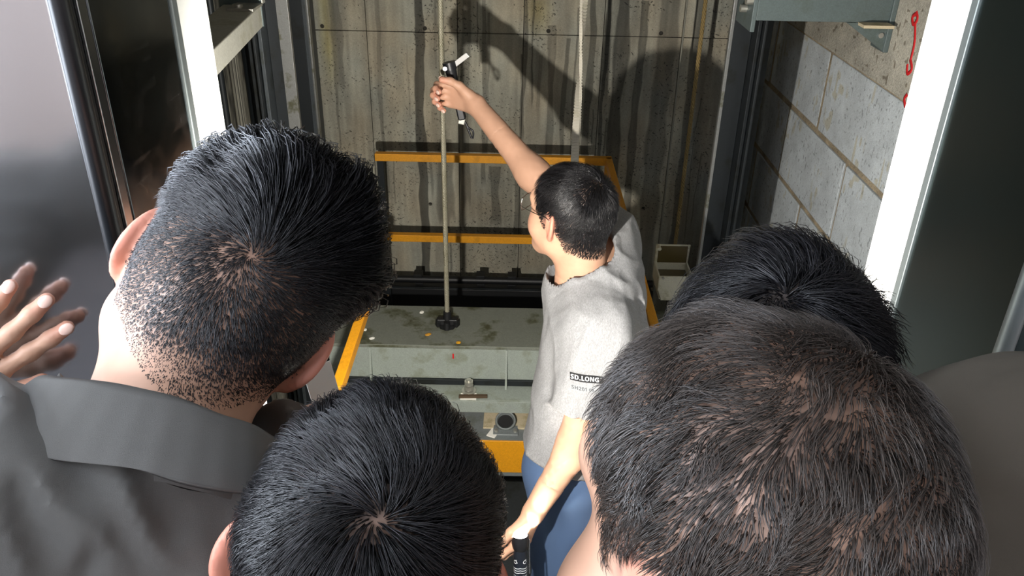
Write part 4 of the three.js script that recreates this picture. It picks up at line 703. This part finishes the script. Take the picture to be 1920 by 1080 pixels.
// mechanic on the car roof
const pMan = buildPerson({
  label: 'man in light grey T-shirt and glasses on the car roof, arm raised to the rope', base: [0.18, FLOORY, -1.73],
  head: { pos: [0.131, 1.086, -1.77], fwd: [-0.72, 0.1, -0.68], up: [0.06, 0.98, 0.14], scale: 1.0, cell: 0.003, roots: 0.9 },
  j: { neck: [0.165, 0.935, -1.755], sl: [0.205, 0.87, -1.585], sr: [0.235, 0.965, -1.89], el: [0.158, 0.605, -1.53], er: [0.05, 1.06, -2.1], wl: [0.062, 0.452, -1.465], wr: [-0.108, 1.205, -2.235], hl: [0.15, 0.42, -1.64], hr: [0.19, 0.42, -1.8], kl: [0.15, 0.02, -1.62], kr: [0.19, 0.02, -1.82], al: [0.17, -0.38, -1.62], ar: [0.2, -0.38, -1.84] }, toe: [-0.13, -0.05, -0.11],
  hand: {
    r: { dir: [-0.85, 0.25, -0.45], nrm: [-0.45, -0.1, 0.8], side: 1, curl: [[0.75, 1.25, 0.8], [0.8, 1.3, 0.8], [0.8, 1.3, 0.8], [0.85, 1.3, 0.8]], thumb: [[0.7, 0.6, 0.4], [0.8, 0.35, 0.5], [0.7, 0.1, 0.6]], nails: true, scale: 0.95 },
    l: { dir: [-0.3, -0.85, 0.42], nrm: [-0.75, 0.0, -0.55], side: -1, curl: [[0.6, 1.0, 0.6], [0.6, 1.0, 0.6], [0.6, 1.0, 0.6], [0.6, 1.0, 0.6]], thumb: [[0.75, 0.6, 0.3], [0.9, 0.2, 0.4], [0.9, 0, 0.4]], nails: true, scale: 0.95 },
  },
  hair: { seed: 8, top: 0.034, curve: 0.45, count: 14000, whorl: [-0.1, 0.8, -0.6], width: 0.0007, rough: 0.35, len: shortLen(0.034, 0.022, 0.006), lift: () => 0.3, mess: 0.7, clump: 32 },
});
trousers(pMan, CLOTH.jeans); shoes(pMan, CLOTH.shoe);
{ // T-shirt: hollow cloth with neck, sleeve and hem openings
  const P = pMan, t = uni(P.torso, 0.05), J = P.J, arm = s => { const e = 0.64, cut = lerp3(J['s' + s], J['e' + s], e), d = J['e' + s].clone().sub(J['s' + s]).normalize(), u = capd(J['s' + s], lerp3(J['s' + s], J['e' + s], 1), 0.056, 0.054); return withBox((x, y, z) => Math.max(u(x, y, z) - 0.014, (x - cut.x) * d.x + (y - cut.y) * d.y + (z - cut.z) * d.z), u, 0.02); };
  const al = arm('l'), ar = arm('r'), ax = P.mid.clone().sub(P.hipMid).normalize(), hem = P.hipMid.clone().addScaledVector(ax, 0.065), up = P.hp.clone().sub(J.neck).normalize(), nk = capd(J.neck.clone().addScaledVector(up, 0.01), J.neck.clone().addScaledVector(up, 0.16), 0.08, 0.11), src = uni([t, al, ar], 0.01);
  const outer = (x, y, z) => { let d = t(x, y, z) - 0.018; d = smin(d, al(x, y, z), 0.035); d = smin(d, ar(x, y, z), 0.035); if (d < 0.06) d -= folds(x, y, z, 9, 0.011, [1.4, 0.6, 1], 31) + folds(x, y, z, 17, 0.002, [1.5, 0.7, 1], 7); return d; };
  const f = (x, y, z) => { const d = outer(x, y, z); if (d > 0.05) return d; const nb = nk(x, y, z), rib = nb < 0.017 ? 0.0022 : 0; let q = Math.max(d - rib, -(d + 0.0135)); q = Math.max(q, (hem.x - x) * ax.x + (hem.y - y) * ax.y + (hem.z - z) * ax.z); return Math.max(q, -nb); };
  addCloth(P, 'shirt', withBox(f, src, 0.03), 0.0052, CLOTH.shirt);
  // lettering printed on the left sleeve: a patch that follows the cloth
  const print = (c, u, v, w, h, tex, name) => {
    const n = new THREE.Vector3().crossVectors(u, v).normalize(), pos = [], uv = [], idx = [], nu = 24, nv = 6;
    for (let j = 0; j <= nv; j++) for (let i = 0; i <= nu; i++) { const p = c.clone().addScaledVector(u, (i / nu - 0.5) * w).addScaledVector(v, (j / nv - 0.5) * h).addScaledVector(n, 0.09); for (let k = 0; k < 40; k++) { const d = outer(p.x, p.y, p.z) - 0.0011; if (d < 0.0002) break; p.addScaledVector(n, -d * 0.7); } pos.push(p.x, p.y, p.z); uv.push(i / nu, j / nv); }
    for (let j = 0; j < nv; j++) for (let i = 0; i < nu; i++) { const a = j * (nu + 1) + i; idx.push(a, a + 1, a + nu + 2, a, a + nu + 2, a + nu + 1); }
    const g = new THREE.BufferGeometry(); g.setAttribute('position', new THREE.Float32BufferAttribute(pos, 3)); g.setAttribute('uv', new THREE.Float32BufferAttribute(uv, 2)); g.setIndex(idx); g.computeVertexNormals(); g.applyMatrix4(P.off);
    const cv = new THREE.CanvasTexture(tex); cv.colorSpace = THREE.SRGBColorSpace; part(name, g, std({ map: cv, roughness: 0.9 }), P.g);
  };
  const canvas = (w, h, fn) => { const c = document.createElement('canvas'); c.width = w; c.height = h; fn(c.getContext('2d'), w, h); return c; };
  const c1 = canvas(512, 128, (x, w, h) => { x.fillStyle = '#17181a'; x.fillRect(0, 0, w, h); x.fillStyle = '#eceded'; x.font = 'bold 104px sans-serif'; x.textAlign = 'left'; x.textBaseline = 'middle'; x.fillText('SD.LONG', 6, 68, 452); x.font = 'bold 50px sans-serif'; x.fillText('°', 468, 46); });
  const c2 = canvas(512, 112, (x, w, h) => { x.fillStyle = '#8c8e90'; x.fillRect(0, 0, w, h); x.fillStyle = '#4c4f52'; x.font = 'bold 84px sans-serif'; x.textAlign = 'left'; x.textBaseline = 'middle'; x.fillText('SH201 os', 12, 58, 488); });
  const u = V(0.93, 0.0, -0.2).normalize(), v0 = J.sl.clone().sub(J.el).normalize(), v = v0.clone().addScaledVector(u, -v0.dot(u)).normalize(), c = lerp3(J.sl, J.el, 0.25).addScaledVector(u, -0.04);
  print(c, u, v, 0.064, 0.018, c1, 'sleeve_print'); print(c.clone().addScaledVector(v, -0.0235), u, v, 0.064, 0.015, c2, 'sleeve_print');
}
{ // eyeglasses
  const t = thing('eyeglasses', 'thin silver rimmed eyeglasses worn by the man on the car roof', 'glasses', [0.131, 1.086, -1.77]);
  const R = pMan.H.clone().setPosition(0, 0, 0), ap = g => { g.applyMatrix4(R); return g; }, pane = new THREE.MeshPhysicalMaterial({ color: 0xffffff, transmission: 1, roughness: 0.03, thickness: 0, ior: 1.5 });
  for (const s of [1, -1]) {
    const pts = []; for (let i = 0; i < 40; i++) { const a = i / 40 * Math.PI * 2, k = 0.82 + 0.18 * Math.pow(Math.abs(Math.cos(2 * a)), 0.7); pts.push(V(s * 0.034 + Math.cos(a) * 0.026 / k * 0.95, 0.004 + Math.sin(a) * 0.0185 / k, 0.107 - 0.006 * Math.abs(Math.cos(a)) * (Math.cos(a) * s > 0 ? 1 : 0))); }
    const r = part('rim', ap(new THREE.TubeGeometry(new THREE.CatmullRomCurve3(pts, true), 60, 0.0011, 6, true)), M.chrome, t);
    const sh = new THREE.Shape(pts.map(p => new THREE.Vector2(p.x, p.y))); const l = new THREE.ShapeGeometry(sh); l.translate(0, 0, 0.106); part('lens', ap(l), pane, r);
    part('temple', ap(new THREE.TubeGeometry(new THREE.CatmullRomCurve3([V(s * 0.061, 0.01, 0.101), V(s * 0.071, 0.012, 0.092), V(s * 0.0785, 0.016, 0.04), V(s * 0.081, 0.02, 0.0), V(s * 0.08, 0.006, -0.022)]), 30, 0.0012, 6)), M.chrome, t);
  }
  part('bridge', ap(new THREE.TubeGeometry(new THREE.CatmullRomCurve3([V(-0.0085, 0.008, 0.107), V(0, 0.012, 0.112), V(0.0085, 0.008, 0.107)]), 12, 0.0011, 6)), M.chrome, t);
}
tag(part('paper_note', bar(V(-0.178, 1.275, -0.69), V(-0.199, 1.372, -0.705), 0.001, 0.03, V(0.8, 0.2, -0.5), 0.0004), M.paper, scene), 'white paper slip held upright below the right ear of the man in grey', 'paper');
{ // folding multi-tool held against the rope
  const a = V(-0.149, 1.155, -2.265), b = V(-0.182, 1.3, -2.272), t = thing('multi_tool', 'black folding multi-tool with open silver blades held against the wire rope', 'tool', [a.x, a.y, a.z]), L = (p) => p.clone().sub(a);
  const d = b.clone().sub(a).normalize();
  part('handle', bar(V(0, 0, 0), L(a.clone().addScaledVector(d, 0.115)), 0.022, 0.026, V(0, 0, 1), 0.005), M.toolBlack, t);
  part('head', [cyl(L(a.clone().addScaledVector(d, 0.105)), L(b), 0.013, 0.017, 10), hexbolt(L(b.clone().addScaledVector(d, 0.003)), d, 0.02, 0.02)], M.toolBlack, t);
  part('pivot_screw', cyl(L(b.clone().add(V(-0.012, 0.0, 0.016))), L(b.clone().add(V(-0.012, 0, 0.024))), 0.006), M.chrome, t);
  part('blade', bar(L(b.clone().add(V(0.012, 0.006, 0.0))), L(V(-0.132, 1.338, -2.255)), 0.014, 0.005, V(0.3, 0.2, 1), 0.0015), M.bright, t);
  part('screwdriver', cyl(L(V(-0.15, 1.245, -2.25)), L(V(-0.203, 1.219, -2.288)), 0.0045, 0.0032, 8), M.bright, t);
  part('handle_cap', bar(V(-0.004, -0.012, 0), V(0, 0.008, 0), 0.02, 0.02, V(0, 0, 1), 0.003), M.zinc, t);
  part('wrist_strap', new THREE.TubeGeometry(new THREE.CatmullRomCurve3([V(0.004, 0.0, 0), V(0.016, -0.02, 0.006), V(0.03, -0.03, 0.01), V(0.028, -0.052, 0.01), V(0.02, -0.035, 0.008), V(0.01, -0.01, 0.004)]), 30, 0.003, 6), M.toolBlack, t);
}
function torch(label, pos, dir, len, r, glow, power, spot) {
  const t = thing('flashlight', label, 'flashlight', pos), d = V(...dir).normalize(), at = k => d.clone().multiplyScalar(-k), q = new THREE.Quaternion().setFromUnitVectors(V(0, 1, 0), d);
  const lathe = (pts, m, name) => { const g = new THREE.LatheGeometry(pts.map(([a, b]) => new THREE.Vector2(a, b)), 36); g.applyQuaternion(q); return part(name, g, m, t); };
  lathe([[r * 0.86, 0.0], [r, 0.0], [r, -0.02], [r * 0.98, -0.028], [r * 0.8, -0.036]], M.toolBlack, 'bezel');
  const cv = document.createElement('canvas'); cv.width = 512; cv.height = 512; const x = cv.getContext('2d'); x.fillStyle = '#1b2029'; x.fillRect(0, 0, 512, 512); x.strokeStyle = '#e4e6ea'; x.lineWidth = 9;
  for (let k = 0; k < 4; k++) { const o = k * 128; for (const y of [230, 262, 294]) { x.beginPath(); x.moveTo(o, y); x.quadraticCurveTo(o + 64, y + 26, o + 128, y); x.stroke(); } x.beginPath(); x.arc(o + 60, 150, 22, 0.6, 4.6); x.lineTo(o + 84, 120); x.moveTo(o + 70, 130); x.lineTo(o + 92, 160); x.stroke(); for (const u of [34, 64, 94]) { x.beginPath(); x.moveTo(o + u, 340); x.lineTo(o + u, 420); x.stroke(); } }
  const tex = new THREE.CanvasTexture(cv); tex.colorSpace = THREE.SRGBColorSpace;
  const bg = new THREE.CylinderGeometry(r * 0.8, r * 0.8, len - 0.05, 36, 1, true); bg.translate(0, -0.036 - (len - 0.05) / 2, 0); bg.applyQuaternion(q); part('barrel', bg, std({ map: tex, roughness: 0.4, metalness: 0.2 }), t);
  lathe([[0, -len], [r * 0.7, -len], [r * 0.84, -len + 0.004], [r * 0.84, -len + 0.014], [r * 0.8, -len + 0.016]], M.toolBlack, 'tail_cap');
  lathe([[0.0, -0.012], [r * 0.5, -0.009], [r * 0.86, 0.0]], M.chrome, 'reflector');
  const g = new THREE.CircleGeometry(r * 0.84, 32); g.rotateX(-Math.PI / 2); g.translate(0, -0.0015, 0); g.applyQuaternion(q); part('lamp_lens', g, std({ color: 0x333333, emissive: 0xffffff, emissiveIntensity: glow, roughness: 0.3 }), t);
  part('clip', bar(V(r * 1.05, 0, 0).applyQuaternion(q).addScaledVector(d, -0.01), V(r * 1.05, 0, 0).applyQuaternion(q).addScaledVector(d, -len * 0.7), 0.003, 0.006), M.chrome, t);
  const l = spot ? new THREE.SpotLight(0xfff9f0, power, 0, spot, 0.4, 2) : new THREE.PointLight(0xfff6e8, power, 0, 2);
  l.position.copy(d).multiplyScalar(0.004); l.castShadow = true; l.shadow.mapSize.set(2048, 2048); l.shadow.bias = -0.0005; l.shadow.radius = 0.6; t.add(l); if (spot) { l.target.position.copy(d); t.add(l.target); }
  return t;
}
{ const p = V(...TORCH.pos), d = V(...TORCH.aim).sub(p); torch('dark flashlight held by the man in grey jacket, its beam lighting the shaft', TORCH.pos, d.toArray(), 0.13, 0.016, 20, TORCH.power, 1.45); }
torch('glowing flashlight pointing up at the bottom, hanging from the mechanic\'s hand', [0.031, 0.424, -1.42], [-0.03, 0.95, -0.3], 0.14, 0.02, 25, TORCH_LOW.power, 0);

scene.traverse(o => { if (o.isMesh) { o.castShadow = true; o.receiveShadow = true; } });
renderer.render(scene, camera);
